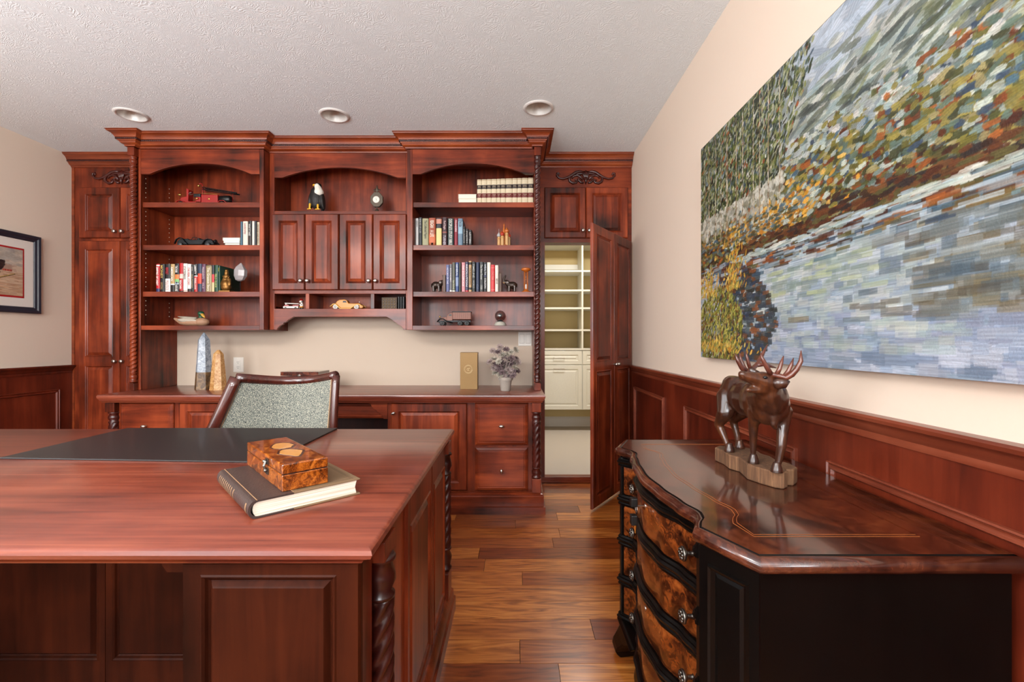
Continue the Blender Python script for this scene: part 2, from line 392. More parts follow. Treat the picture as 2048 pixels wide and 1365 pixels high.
def twisted_column(parent, x, y, z0, z1, r, pitch, strands=2, name='twisted_column', cap_h=0.05, mat=None, plinth=None, depth=.33):
    mb = MB()
    ch = cap_h
    mb.lathe([(r*.95,z0),(r*1.08,z0+.004),(r*1.08,z0+.010),(r*.8,z0+.014),(r*1.05,z0+ch*.45),(r*1.1,z0+ch*.6),(r*.75,z0+ch*.85),(r*1.02,z0+ch*.92),(r*1.02,z0+ch)], (x,y,0), 20)
    mb.twist((x,y,z0+ch-.001), z1-z0-2*ch+.002, r, pitch, strands, depth)
    mb.lathe([(r*1.02,z1-ch),(r*1.02,z1-ch*.92),(r*.75,z1-ch*.85),(r*1.1,z1-ch*.6),(r*1.05,z1-ch*.45),(r*.8,z1-.014),(r*1.08,z1-.010),(r*1.08,z1-.004),(r*.95,z1)], (x,y,0), 20)
    return P(name, mb, mat or CZ, parent, smooth='all')
def text_mesh(s, h, mat, name, parent, place, w=None, bold=True):
    # flat lettering; place(a,b)->world xyz. letters run along +a, height along +b
    c = bpy.data.curves.new('t','FONT'); c.body = s; c.size = 1.0; c.resolution_u = 2; c.align_x = 'CENTER'; c.align_y = 'CENTER'
    c.offset = 0.012 if bold else 0
    o = bpy.data.objects.new('t', c); COL.objects.link(o)
    dg = bpy.context.evaluated_depsgraph_get(); me = bpy.data.meshes.new_from_object(o.evaluated_get(dg))
    bpy.data.objects.remove(o)
    vv = [v.co.copy() for v in me.vertices]; fs_ = [tuple(p.vertices) for p in me.polygons]; bpy.data.meshes.remove(me)
    if not vv: return None
    x0 = min(v.x for v in vv); x1 = max(v.x for v in vv); y0 = min(v.y for v in vv); y1 = max(v.y for v in vv)
    sy = h/(y1-y0); sx = (w/(x1-x0)) if w else sy
    cx = (x0+x1)/2; cy = (y0+y1)/2
    mb = MB(); mb.add([place((v.x-cx)*sx, (v.y-cy)*sy) for v in vv], fs_)
    return P(name, mb, mat, parent)

# ------------------------------------------------------------------ the room
XL, XR, YB, YN, ZC = -3.30, 0.87, 3.39, -2.0, 2.44
mb = MB(); rnd = random.Random(7); faces_r = []
k = -9
while True:
    y1 = 2.695 - (k)*0.1197 + 0.0; y0 = y1-0.1197
    if y1 < YN: break
    if y0 < 3.42:
        x = XL - rnd.uniform(0, .8)
        while x < XR:
            L_ = rnd.uniform(.5, 1.35); xa = max(x, XL); xb = min(x+L_, XR)
            if xb > xa + .01:
                g = .0009; mb.box(xa+g, xb-g, max(y0,YN)+g, min(y1,3.44)-g, -.012, 0); faces_r += [rnd.random()]*6
            x += L_
    k += 1
fl = P('floor', mb, [FLOORM]); fl['kind'] = 'structure'
mb2 = MB().box(XL-.1, XR+.1, YN-.1, 3.44, -.06, -.0121)
P('floor_slab', mb2, DARKM)['kind'] = 'structure'
a = fl.data.attributes.new('rnd','FLOAT','FACE'); a.data.foreach_set('value', faces_r)
# ceiling with holes cut for the recessed cans
LIGHTS = [(0.139, 2.687), (-1.101, 2.774), (-2.333, 2.768)]
def ceil_with_holes():
    bm = bmesh.new(); n = 32; hr = .074
    outer = [bm.verts.new(p) for p in ((XL,YN,ZC),(XR,YN,ZC),(XR,YB+.02,ZC),(XL,YB+.02,ZC))]
    es = [bm.edges.new((outer[i], outer[(i+1)%4])) for i in range(4)]
    for cx, cy in LIGHTS:
        vv = [bm.verts.new((cx+hr*math.cos(2*math.pi*k/n), cy+hr*math.sin(2*math.pi*k/n), ZC)) for k in range(n)]
        es += [bm.edges.new((vv[i], vv[(i+1)%n])) for i in range(n)]
    bmesh.ops.triangle_fill(bm, use_beauty=True, use_dissolve=False, edges=es)
    for f in bm.faces:
        if f.normal.z > 0: f.normal_flip()
    me = bpy.data.meshes.new('ceiling'); bm.to_mesh(me); bm.free(); me.materials.append(CEIL)
    o = bpy.data.objects.new('ceiling', me); COL.objects.link(o); o['kind'] = 'structure'
ceil_with_holes()
S('wall_right', MB().box(XR, XR+.1, YN-.1, YB+.1, 0, ZC), WALLM)
# left wall with a window opening (Y -0.6 .. 1.0)
mb = MB().box(XL-.12, XL, YN-.1, -.6, 0, ZC).box(XL-.12, XL, 1.0, YB+.1, 0, ZC).box(XL-.12, XL, -.6, 1.0, 0, .8).box(XL-.12, XL, -.6, 1.0, 2.2, ZC)
S('wall_left', mb, WALLM)
# near wall behind the camera, two window openings
mb = MB()
for x0, x1 in ((XL-.1,-2.75),(-1.45,-.75),(.55,XR+.1)): mb.box(x0, x1, YN-.12, YN, 0, ZC)
for x0, x1 in ((-2.75,-1.45),(-.75,.55)): mb.box(x0, x1, YN-.12, YN, 0, .82).box(x0, x1, YN-.12, YN, 2.18, ZC)
S('wall_near', mb, WALLM)
def window(n, fr, a0, a1, b0, b1):
    f = MB(); t = .05
    for r in ((a0,a1,b0,b0+t),(a0,a1,b1-t,b1),(a0,a0+t,b0,b1),(a1-t,a1,b0,b1),((a0+a1)/2-.02,(a0+a1)/2+.02,b0,b1),(a0,a1,(b0+b1)/2-.02,(b0+b1)/2+.02)):
        f.prism([(r[0],r[2]),(r[1],r[2]),(r[1],r[3]),(r[0],r[3])], fr, -.08, -.03)
    S('window_%d' % n, f, WHPL)
window(1, FL(XL), -.6, 1.0, .8, 2.2)
window(2, FBb(YN), -2.75, -1.45, .82, 2.18)
window(3, FBb(YN), -.75, .55, .82, 2.18)
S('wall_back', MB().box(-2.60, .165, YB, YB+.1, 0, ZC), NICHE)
# closet room behind the open door
S('wall_closet_left', MB().box(.05, .15, YB+.1, 5.54, 0, ZC), TANW)
S('wall_closet_right', MB().box(1.7, 1.8, YB+.1, 5.54, 0, ZC), TANW)
S('wall_closet_back', MB().box(.05, 1.8, 5.44, 5.54, 0, ZC), TANW)
S('wall_closet_front', MB().box(.98, 1.8, YB+.1, YB+.16, 0, ZC), TANW)
S('ceiling_closet', MB().box(.05, 1.8, YB+.1, 5.54, ZC, ZC+.05), CEIL)
S('floor_closet', MB().box(.15, 1.7, 3.455, 5.44, -.02, .043), CARPET)
S('baseboard_closet', MB().sweep([(.15,5.44),(1.7,5.44)], [(0,.043),(.016,.043),(.016,.135),(.008,.150),(0,.159)], side=1), WHITEP)
mb = MB().box(.187, .87, 3.405, 3.455, 0, .020); mb.box(.187, .87, 3.395, 3.462, .020, .047)
S('trim_1', mb, CX, bevel=.003)

# wainscot on the two side walls: panelled wall skin, applied panel mouldings, chair rail
RAIL = [(0,.826),(.010,.826),(.012,.836),(.010,.842),(.018,.850),(.022,.860),(.026,.868),(.034,.872),(.036,.880),(.032,.8855),(0,.8855)]
def frame_mold(mb, fr, r, w=.024, h=.010):
    a0,a1,b0,b1 = r
    def rect(i, hh): return [fr(a0+i,b0+i,hh), fr(a1-i,b0+i,hh), fr(a1-i,b1-i,hh), fr(a0+i,b1-i,hh)]
    prof = [(0,.0),(0,h*.9),(.003,h*1.2),(.006,h*.8),(.010,h*.6),(.014,h),(.019,h*1.1),(w,h*.4),(w,0)]
    mb.grid([[rect(i,hh)[q] for i,hh in prof] for q in (0,1,2,3,0)], False)
# physical skins
S('wall_right_wainscot', MB().box(XR-.006, XR, YN, YB, .0, .83), WAIN)
S('wall_left_wainscot', MB().box(XL, XL+.006, 1.05, YB, .0, .83).box(XL, XL+.006, YN, 1.05, 0, .79), WAIN)
S('trim_2', MB().sweep([(XR,YB-.01),(XR,YN)], RAIL, side=1), WAINT, smooth=True)
S('trim_3', MB().sweep([(XL,1.05),(XL,YB-.01)], RAIL, side=1), WAIN, smooth=True)
mb = MB()
for y0,y1 in ((2.63,3.275),(1.39,2.305),(.50,1.25),(-.6,.34),(-1.8,-.75)): frame_mold(mb, FR(XR-.006), (y0,y1,.16,.735))
S('trim_4', mb, WAINT)
mb = MB()
for y0,y1 in ((2.50,3.285),(1.55,2.36)): frame_mold(mb, FL(XL+.006), (y0,y1,.16,.715))
S('trim_5', mb, WAIN)
S('baseboard_right', MB().sweep([(XR-.006,YB-.01),(XR-.006,YN)], [(0,0),(.016,0),(.016,.09),(.009,.105),(0,.11)], side=1), WAIN)
S('baseboard_left', MB().sweep([(XL+.006,YN),(XL+.006,YB-.01)], [(0,0),(.016,0),(.016,.09),(.009,.105),(0,.11)], side=1), WAIN)

# recessed lights
POS = ['farthest right, nearest the open closet door', 'middle one, above the hutch centre', 'farthest left, near the left wall']
for (cx, cy), ps in zip(LIGHTS, POS):
    t = T('recessed_light', 'round white recessed ceiling light, the ' + ps, 'ceiling light', (cx,cy,ZC), group='recessed ceiling lights')
    mb = MB(); n = 40
    pr = [(.0735,.004),(.0700,-.004),(.0720,-.008),(.080,-.008),(.0893,-.003),(.0893,.0),(.0735,.004)]
    mb.grid([[(cx+r*math.cos(2*math.pi*k/n), cy+r*math.sin(2*math.pi*k/n), ZC+z) for k in range(n)] for r,z in pr], True)
    P('trim_ring', mb, WHITEP, t, smooth='all')
    mb = MB(); n = 32
    rows = [[(cx+r*math.cos(2*math.pi*k/n), cy+r*math.sin(2*math.pi*k/n), ZC+z) for k in range(n)] for r,z in ((.070,-.004),(.066,.02),(.055,.055),(.046,.075))]
    mb.grid(rows, True)
    P('reflector', mb, CANIN, t, smooth='all')
    P('lamp_gap', MB().lathe([(.047,.072),(.047,.100),(.010,.101)], (cx,cy,ZC), 24), DARKM, t)
    P('bulb', MB().lathe([(.005,.062),(.030,.064),(.038,.070),(.039,.078),(.02,.09)], (cx,cy,ZC), 24), WHITEP, t, smooth='all')
# ------------------------------------------------------------------ wall unit: bookcases, hutch, tall cabinets
def arch_poly(x0, x1, zt, zb, zp, flat=.055, n=16):
    pts = [(x1,zt),(x0,zt),(x0,zb),(x0+flat,zb)]
    c = (x0+x1)/2; w = (x1-x0)/2-flat
    for i in range(1,n): t = -1+2*i/n; pts.append((c+w*t, zp-(zp-zb)*abs(t)**2.1))
    return pts + [(x1-flat,zb),(x1,zb)]
SH = [2.000, 1.711, 1.396]
def shelf(t, x0, x1, z, yf, yb=3.36):
    mb = MB().box(x0, x1, yf+.018, yb, z-.022, z).box(x0, x1, yf, yf+.018, z-.034, z)
    return P('shelf', mb, CX, t, bevel=.0015)
def bookcase(side, label):
    L = side < 0
    ox0, ox1 = (-2.572,-1.690) if L else (-.726,.172)
    ix0, ix1 = (-2.515,-1.718) if L else (-.689,.128)
    t = T('bookcase', label, 'bookcase', ((ox0+ox1)/2, 3.2, .732))
    yf = 3.06
    outer = (ox0, ix0) if L else (ix1, ox1)
    inner = (ix1, ox1) if L else (ox0, ix0)
    # outer side panel goes down to the worktop
    mb = MB().box(outer[0], outer[1], yf+.004, 3.388, .733, 2.352)
    P('side_panel', mb, CZ, t, bevel=.001)
    st = (outer[1]-.014, outer[1]) if L else (outer[0], outer[0]+.014)
    P('face_stile', MB().box(st[0], st[1], yf-.004, yf+.01, .733, 2.352), CZ, t, bevel=.002)
    P('side_panel', MB().box(inner[0], inner[1]-(0.0 if L else 0), yf+.012, 3.388, 1.137, 2.352), CZ, t, bevel=.001)
    P('face_stile', MB().box(inner[0], inner[1], yf, yf+.014, 1.137, 2.352), CZ, t, bevel=.002)
    P('back_panel', MB().box(ix0, ix1, 3.362, 3.386, 1.166, 2.352), CZ, t)
    P('top_panel', MB().box(ix0, ix1, yf+.03, 3.36, 2.332, 2.352), CX, t)
    P('bottom_shelf', MB().box(ix0, ix1, yf+.0005, 3.386, 1.136, 1.166), CX, t, bevel=.0015)
    P('arched_valance', MB().prism(arch_poly(ix0, ix1, 2.352, 2.185, 2.257), FB(yf+.02), 0, .021), CX, t, bevel=.0012)
    for z in SH: shelf(t, ix0, ix1, z, 3.075)
    # peg holes
    ph = None
    for yy in (3.10, 3.31):
        for i in range(30):
            z = 1.24+i*.032
            if L and min(abs(z-s_) for s_ in SH) > .03:
                if ph is None: ph = P('shelf_pin_hole', MB().lathe([(.0028,0),(.0028,.0012)], (ix0, yy, z), 8, 'X'), PAPER, t); zy0 = (yy, z)
                else:
                    c_ = ph.copy(); COL.objects.link(c_); c_.location = (0, yy-zy0[0], z-zy0[1])
    cx = -2.551 if L else .150
    P('column_block', MB().box(cx-.0225, cx+.0225, 3.02, 3.064, 2.297, 2.352), CZ, t, bevel=.0015)
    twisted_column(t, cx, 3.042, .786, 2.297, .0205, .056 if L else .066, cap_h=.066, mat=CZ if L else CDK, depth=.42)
    mb = MB().prism([(cx-.0225,.733),(cx+.0225,.733),(cx+.0225,.776),(cx+.012,.784),(cx-.012,.784),(cx-.0225,.776)], FB(3.064), 0, .044)
    P('column_plinth', mb, CZ, t, bevel=.0015)
    return t
bc_l = bookcase(-1, 'left open bookcase with arched top, three shelves and twisted column, above worktop')
bc_r = bookcase(1, 'right open bookcase with arched top and twisted column, beside the open closet door')
# centre hutch
t = T('hutch_cabinet', 'centre hutch with four raised-panel doors, open top niche and three cubbyholes', 'cabinet', (-1.21,3.2,1.138))
yf = 3.13; x0, x1 = -1.688, -.728; ix0, ix1 = -1.655, -.750
P('face_stile', MB().box(x0, ix0, yf, yf+.02, 1.14, 2.356), CZ, t, bevel=.002)
P('face_stile', MB().box(ix1, x1, yf, yf+.02, 1.14, 2.356), CZ, t, bevel=.002)
P('arched_valance', MB().prism(arch_poly(ix0, ix1, 2.356, 2.187, 2.257), FB(yf+.02), 0, .020), CX, t, bevel=.0012)
P('side_panel', MB().box(x0, ix0, yf+.02, 3.386, 1.30, 2.40), CZ, t)
P('side_panel', MB().box(ix1, x1, yf+.02, 3.386, 1.30, 2.40), CZ, t)
P('back_panel', MB().box(ix0, ix1, 3.362, 3.386, 1.26, 2.40), CZ, t)
P('niche_shelf', MB().box(ix0, ix1, yf, 3.36, 1.935, 1.957), CX, t, bevel=.0015)
P('rail', MB().box(ix0, ix1, yf+.001, 3.36, 1.387, 1.425), CX, t, bevel=.0015)
for a,b in ((-1.441,-1.416),(-.993,-.968)): P('divider', MB().box(a, b, yf+.001, 3.36, 1.284, 1.387), CZ, t, bevel=.0015)
P('cubby_floor', MB().box(ix0, ix1, yf+.02, 3.36, 1.262, 1.284), CX, t)
def ogee_valance(x0, x1, zt, zm, zb, w=.13):
    e = [(0,0),(.012,0),(.016,.012),(.030,.030),(.050,.040),(.052,.050),(.066,.054),(.078,.070),(.100,.084),(.112,.092)]
    s_ = w/.112; k = (zm-zb)/.092
    left = [(x0+.004+a*s_, zb+b*k) for a,b in e]; right = [(x1-.004-a*s_, zb+b*k) for a,b in e][::-1]
    return [(x1,zt),(x0,zt),(x0,zb)] + left + right + [(x1,zb)]
P('scalloped_valance', MB().prism(ogee_valance(ix0, ix1, 1.284, 1.229, 1.139), FB(yf+.02), 0, .0205), CX, t, bevel=.0012)
for i,(a,b) in enumerate(((-1.662,-1.438),(-1.4355,-1.2065),(-1.202,-.974),(-.9715,-.742))):
    d = panel_front('door', t, FB(yf-.001), (a,b,1.411,1.931), .020, CZ, stile=.046)
    kx = b-.022 if i % 2 == 0 else a+.022
    knob(d, (kx, yf-.021, 1.472), mat=NICK)
# continuous crown moulding
ct = T('crown_moulding', 'long stepped crown moulding with rope trim over bookcases and hutch', 'moulding', (-1.2,3.2,2.353))
path = [(-2.574,3.388),(-2.574,3.018),(-2.522,3.018),(-2.522,3.058),(-1.690,3.058),(-1.690,3.128),(-.726,3.128),(-.726,3.058),(.122,3.058),(.122,3.018),(.173,3.018),(.173,3.388)]
# left-hand outward side: path runs back->front->right, outward = normal
P('moulding', MB().sweep(path, CROWN, side=1), CRN, ct, smooth=True)
mb = MB(); o_ = .0405
P_ = path
def off_path(path, o):
    V = [Vector(p) for p in path]; nr = []
    for i in range(len(V)-1): d = (V[i+1]-V[i]).normalized(); nr.append(Vector((d.y,-d.x)))
    out = []
    for i,p in enumerate(V):
        n_ = nr[0] if i == 0 else nr[-1] if i == len(V)-1 else (nr[i-1]+nr[i])/max((nr[i-1]+nr[i]).dot(nr[i]),.2)
        out.append(p+n_*o)
    return out
def rope(mb, p, q, z, r=.0065, pitch=.026):
    d = q-p
    if abs(d.x) > abs(d.y): mb.twist((min(p.x,q.x), p.y, z), abs(d.x), r, pitch, 2, .45, 'X', n=10, sp=8)
    else: mb.twist((p.x, min(p.y,q.y), z), abs(d.y), r, pitch, 2, .45, 'Y', n=10, sp=8)
op = off_path(path, o_)
for i in range(len(op)-1): rope(mb, op[i], op[i+1], 2.392)
P('rope_trim', mb, CDK, ct, smooth='all')

# tall cabinets
def onlay(parent, cx, cz, y):
    mb = MB(); k = .000737; kr = k*1.4
    def pt(a, b, h=.006): return (cx+a*k, y-h, cz-(b-315)*k)
    for s_ in (1,-1):
        arms = [([(25,262),(60,258),(100,268),(140,296),(180,318),(230,334),(268,326),(292,300),(290,278),(272,274),(266,288),(276,296)], [6,11,12,11,9,8,8,8,7,6,5,4]),
                ([(150,300),(168,330),(160,360),(130,378),(96,372),(84,354),(96,342),(112,350)], [6,10,10,10,9,7,6,4]),
                ([(30,345),(56,310),(90,296),(122,306),(140,330)], [9,9,8,7,4]),
                ([(22,375),(50,368),(70,350),(76,330),(62,322),(52,334)], [7,9,8,7,6,4]),
                ([(14,290),(40,280),(80,284),(110,300)], [8,9,8,4])]
        for pts, rr in arms: mb.tube([pt(s_*a, b) for a,b in pts], [r*kr for r in rr], 8, flat=1.0)
    for i,a in enumerate((-24,-12,0,12,24)):
        mb.tube([pt(a*.3,350,.008), pt(a*1.0,290,.010), pt(a*1.3,248+abs(a)*.5,.006)], [6*k,12*k,6*k], 8)
    mb.tube([pt(0,320,.010), pt(0,360,.010), pt(0,388,.004)], [14*k,12*k,3*k], 8)
    P('carved_onlay', mb, CARV, parent, smooth='all')
tl = T('tall_cabinet', 'tall closed cabinet with carved scroll onlay in the left corner of the room', 'cabinet', (-2.93,3.40,0))
P('carcass', MB().box(-3.278, -2.578, 3.39, 3.51, .0, 2.436), CZ, tl)
P('filler_strip', MB().box(-3.299, -3.279, 3.386, 3.42, 0, 2.436), CRN, tl)
P('crown', MB().sweep([(-3.299,3.39),(-2.582,3.39)], CROWN), CRN, tl, smooth=True)
mb = MB(); rope(mb, Vector((-3.298,3.3495)), Vector((-2.584,3.3495)), 2.392); P('rope_trim', mb, CDK, tl, smooth='all')
P('toe_board', MB().sweep([(-3.278,3.39),(-2.582,3.39)], [(0,0),(.014,0),(.014,.035),(.006,.045),(0,.05)]), CX, tl)
onlay(tl, -2.925, 2.282, 3.39)
for i,(a,b) in enumerate(((-3.232,-2.930),(-2.925,-2.622))):
    d = panel_front('door', tl, FB(3.389), (a,b,1.826,2.202), .020, CZ, stile=.048); kx = b-.024 if i == 0 else a+.024
    knob(d, (kx, 3.369, 1.872))
    d = panel_front('door', tl, FB(3.389), (a,b,.06,1.806), .020, CZ, panels=[(a+.048,b-.048,.12,.880),(a+.048,b-.048,.945,1.745)])
    knob(d, (kx, 3.369, .912))
tr = T('tall_cabinet', 'tall cabinet with carved onlay framing the open closet doorway, right corner', 'cabinet', (.52,3.40,0))
P('header', MB().box(.176, .868, 3.39, 3.49, 1.796, 2.436), CX, tr)
P('stile', MB().box(.84, .868, 3.39, 3.49, .047, 1.796), CZ, tr, bevel=.001)
P('stile', MB().box(.176, .222, 3.39, 3.49, .047, 1.796), CZ, tr, bevel=.001)
P('crown', MB().sweep([(.176,3.39),(.868,3.39)], CROWN), CRN, tr, smooth=True)
mb = MB(); rope(mb, Vector((.177,3.3495)), Vector((.866,3.3495)), 2.392); P('rope_trim', mb, CDK, tr, smooth='all')
onlay(tr, .526, 2.282, 3.39)
for i,(a,b) in enumerate(((.218,.5245),(.527,.838))):
    d = panel_front('door', tr, FB(3.389), (a,b,1.826,2.202), .020, CZ, stile=.042)
    knob(d, ((b-.022) if i == 0 else (a+.022), 3.369, 1.878))
Hn = Vector((.848,3.374)); u = Vector((-.378,-.540)).normalized(); nn = Vector((-u.y, u.x))
def FD(a, b, h):
    p = Hn + u*a + nn*h; return (p.x, p.y, b)
for (a0,a1) in ((.004,.328),(.331,.662)):
    d = panel_front('door', tr, FD, (a0,a1,.014,1.798), .021, CDK if 0 else CZ, panels=[(a0+.045,a1-.045,.075,.872),(a0+.045,a1-.045,.930,1.742)])
    ka = a1-.018 if a0 < .1 else a0+.018
    mb = MB(); c = FD(ka,.905,.021); c2 = FD(ka,.905,.040)
    mb.cap(c, c2, .005, .006).ell(FD(ka,.905,.044), (.013,.013,.013))
    P('knob', mb, NICK, d, smooth='all')

# ------------------------------------------------------------------ base cabinets and worktop
yb = 2.846
wt = T('worktop', 'long polished cherry worktop with moulded edge below the bookcases', 'countertop', (-1.19,3.08,.70))
rc = [(-2.528,.150,2.826,3.386,-.052),(-2.545,.168,2.804,3.386,-.050),(-2.548,.171,2.800,3.386,-.042),(-2.553,.177,2.793,3.386,-.036),(-2.553,.177,2.793,3.386,-.032),(-2.560,.184,2.787,3.386,-.024),(-2.563,.187,2.784,3.386,-.012),(-2.560,.184,2.787,3.386,-.003),(-2.553,.177,2.794,3.386,0)]
P('top_board', MB().rings(rc, FT(.732)), TOPW, wt, smooth=True)
def base_unit(sgn, label):
    Lf = sgn < 0
    ex0, ex1 = (-2.530,-1.600) if Lf else (-.796,.162)
    t = T('base_cabinet', label, 'cabinet', ((ex0+ex1)/2,3.1,0))
    P('carcass', MB().box(ex0+(.052 if Lf else 0), ex1-(0 if Lf else .052), yb, 3.384, .05, .679), CZ, t)
    P('end_panel', MB().box(*( (ex0, ex0+.05) if Lf else (ex1-.05, ex1) ), yb+.030, 3.384, .05, .679), CZ, t)
    cx = -2.502 if Lf else .134
    P('column_block', MB().box(cx-.029, cx+.028, 2.808, 2.872, .622, .679), CZ, t, bevel=.002)
    P('column_plinth', MB().box(cx-.029, cx+.028, 2.808, 2.872, .118, .208), CZ, t, bevel=.002)
    twisted_column(t, cx, 2.840, .208, .622, .0275, .22, 5, cap_h=.068, mat=CDK, depth=.25)
    if Lf:
        dr = (-2.462,-2.128); do = (-2.085,-1.640)
    else:
        dr = (-.249,.082); do = (-.770,-.299)
    kd = (MB(),)
    for i,(a,b) in enumerate(((.412,.676),(.130,.400))):
        q = (dr[0],dr[1],a,b)
        mb = MB().rings([(q[0],q[1],q[2],q[3],0),(q[0],q[1],q[2],q[3],.006),inset(q,.004,.010),inset(q,.018,.017),inset(q,.020,.0155),inset(q,.024,.0155),inset(q,.028,.018),inset(q,.030,.018)], FB(yb-.001))
        d = P('drawer', mb, CX, t)
        c = ((dr[0]+dr[1])/2, yb-.019, (a+b)/2-.01)
        m2 = MB().lathe([(.007,0),(.007,-.002),(.005,-.004),(.005,-.014)], c, 12, 'Y')
        m2.ell((c[0],c[1]-.020,c[2]), (.017,.009,.010) if i == 0 else (.010,.009,.016))
        P('knob', m2, NICK, d, smooth='all')
    d = panel_front('door', t, FB(yb-.001), (do[0],do[1],.132,.674), .020, CZ, stile=.045)
    kx = do[0]+.018 if not Lf else do[1]-.018
    m2 = MB().lathe([(.006,0),(.006,-.002),(.005,-.014)], (kx,yb-.021,.615), 12, 'Y').ell((kx,yb-.040,.615), (.015,.009,.009), ry=R(-25))
    P('knob', m2, NICK, d, smooth='all')
    prof = [(0,0),(.046,0),(.046,.044),(.037,.048),(.036,.100),(.038,.106),(.032,.112),(.034,.117),(.022,.124),(0,.124)]
    pth = [(ex0,3.38),(ex0,2.826),(ex1,2.826),(ex1,yb+.01)] if Lf else [(ex0,yb-.02),(ex1-.022,yb-.02),(ex1-.022,3.38)]
    P('base_moulding', MB().sweep(pth if not Lf else [(ex0+.02,3.38),(ex0+.02,yb-.02),(ex1,yb-.02)], prof), CX, t, smooth=True)
    return t
base_unit(-1, 'left base cabinet with drawer, door and turned corner column under the worktop')
base_unit(1, 'right base cabinet with two stacked drawers, door and rope-turned corner column')
t = T('kneehole_drawer_unit', 'kneehole section with recessed drawer and scalloped apron under the worktop', 'drawer', (-1.2,3.1,.56))
x0, x1 = -1.598, -.798
e = [(0,0),(.020,0),(.024,.012),(.044,.034),(.062,.044),(.064,.056),(.082,.062),(.096,.080),(.100,.092),(.112,.098)]
poly = [(x1,.679),(x0,.679),(x0,.574)] + [(x0+.004+a, .574+b) for a,b in e] + [(x1-.004-a, .574+b) for a,b in e][::-1] + [(x1,.574)]
P('scalloped_apron', MB().prism(poly, FB(yb+.018), 0, .018), CX, t, bevel=.001)
P('drawer_box', MB().box(x0, x1, yb+.04, 3.30, .572, .679), CX, t)
P('back_panel', MB().box(x0, x1, 3.36, 3.384, .0, .60), CDK, t)  # dark panel added to give the kneehole its deep shadow
q = (x0+.03, x1-.03+.0, .574, .676)
P('drawer', MB().rings([(q[0],q[1],q[2],q[3],0),(q[0],q[1],q[2],q[3],.010),inset(q,.010,.016),inset(q,.012,.012),inset(q,.022,.012),inset(q,.026,.015)], FB(yb+.04)), CX, t)

# ------------------------------------------------------------------ closet shelving
t = T('closet_organizer', 'cream closet shelving unit with drawers seen through the open doorway', 'closet shelving', (.75,5.3,.29))
y0, y1 = 5.09, 5.44
for x in (.225,.745,1.265): P('upright', MB().box(x, x+.019, y0, y1-.01, .978, 2.14), MELA, t)
P('top_panel', MB().box(.225, 1.284, y0, y1-.01, 2.14, 2.16), MELA, t)
for z in (1.855,1.638,1.439,1.193): P('shelf', MB().box(.244, .745, y0, y1-.01, z-.019, z), MELA, t); P('shelf', MB().box(.764, 1.265, y0, y1-.01, z-.019, z), MELA, t)
P('counter_shelf', MB().box(.225, 1.284, y0-.002, y1-.01, .960, .980), MELA, t)
P('drawer_case', MB().box(.225, 1.284, y0+.02, y1-.01, .292, .958), MELA, t)
P('back_cleat', MB().box(.244, .745, y1-.03, y1-.01, 1.91, 1.97), MELA, t)
for x0,x1 in ((.235,.752),(.757,1.274)):
    for z0,z1 in ((.798,.952),(.292,.792)):
        q = (x0,x1,z0,z1)
        d = P('drawer', MB().rings([(x0,x1,z0,z1,0),(x0,x1,z0,z1,.014),inset(q,.004,.018),inset(q,.045,.018),inset(q,.050,.012),inset(q,.062,.012),inset(q,.074,.017)], FB(y0+.02)), MELA, t)
        c = (x0+x1)/2; zz = (z0+z1)/2 if z1-z0 < .3 else z1-.04
        P('handle', MB().tube([(c-.06,y0+.0,zz),(c-.06,y0-.02,zz),(c+.06,y0-.02,zz),(c+.06,y0+.0,zz)], .004, 8), NICK, d)

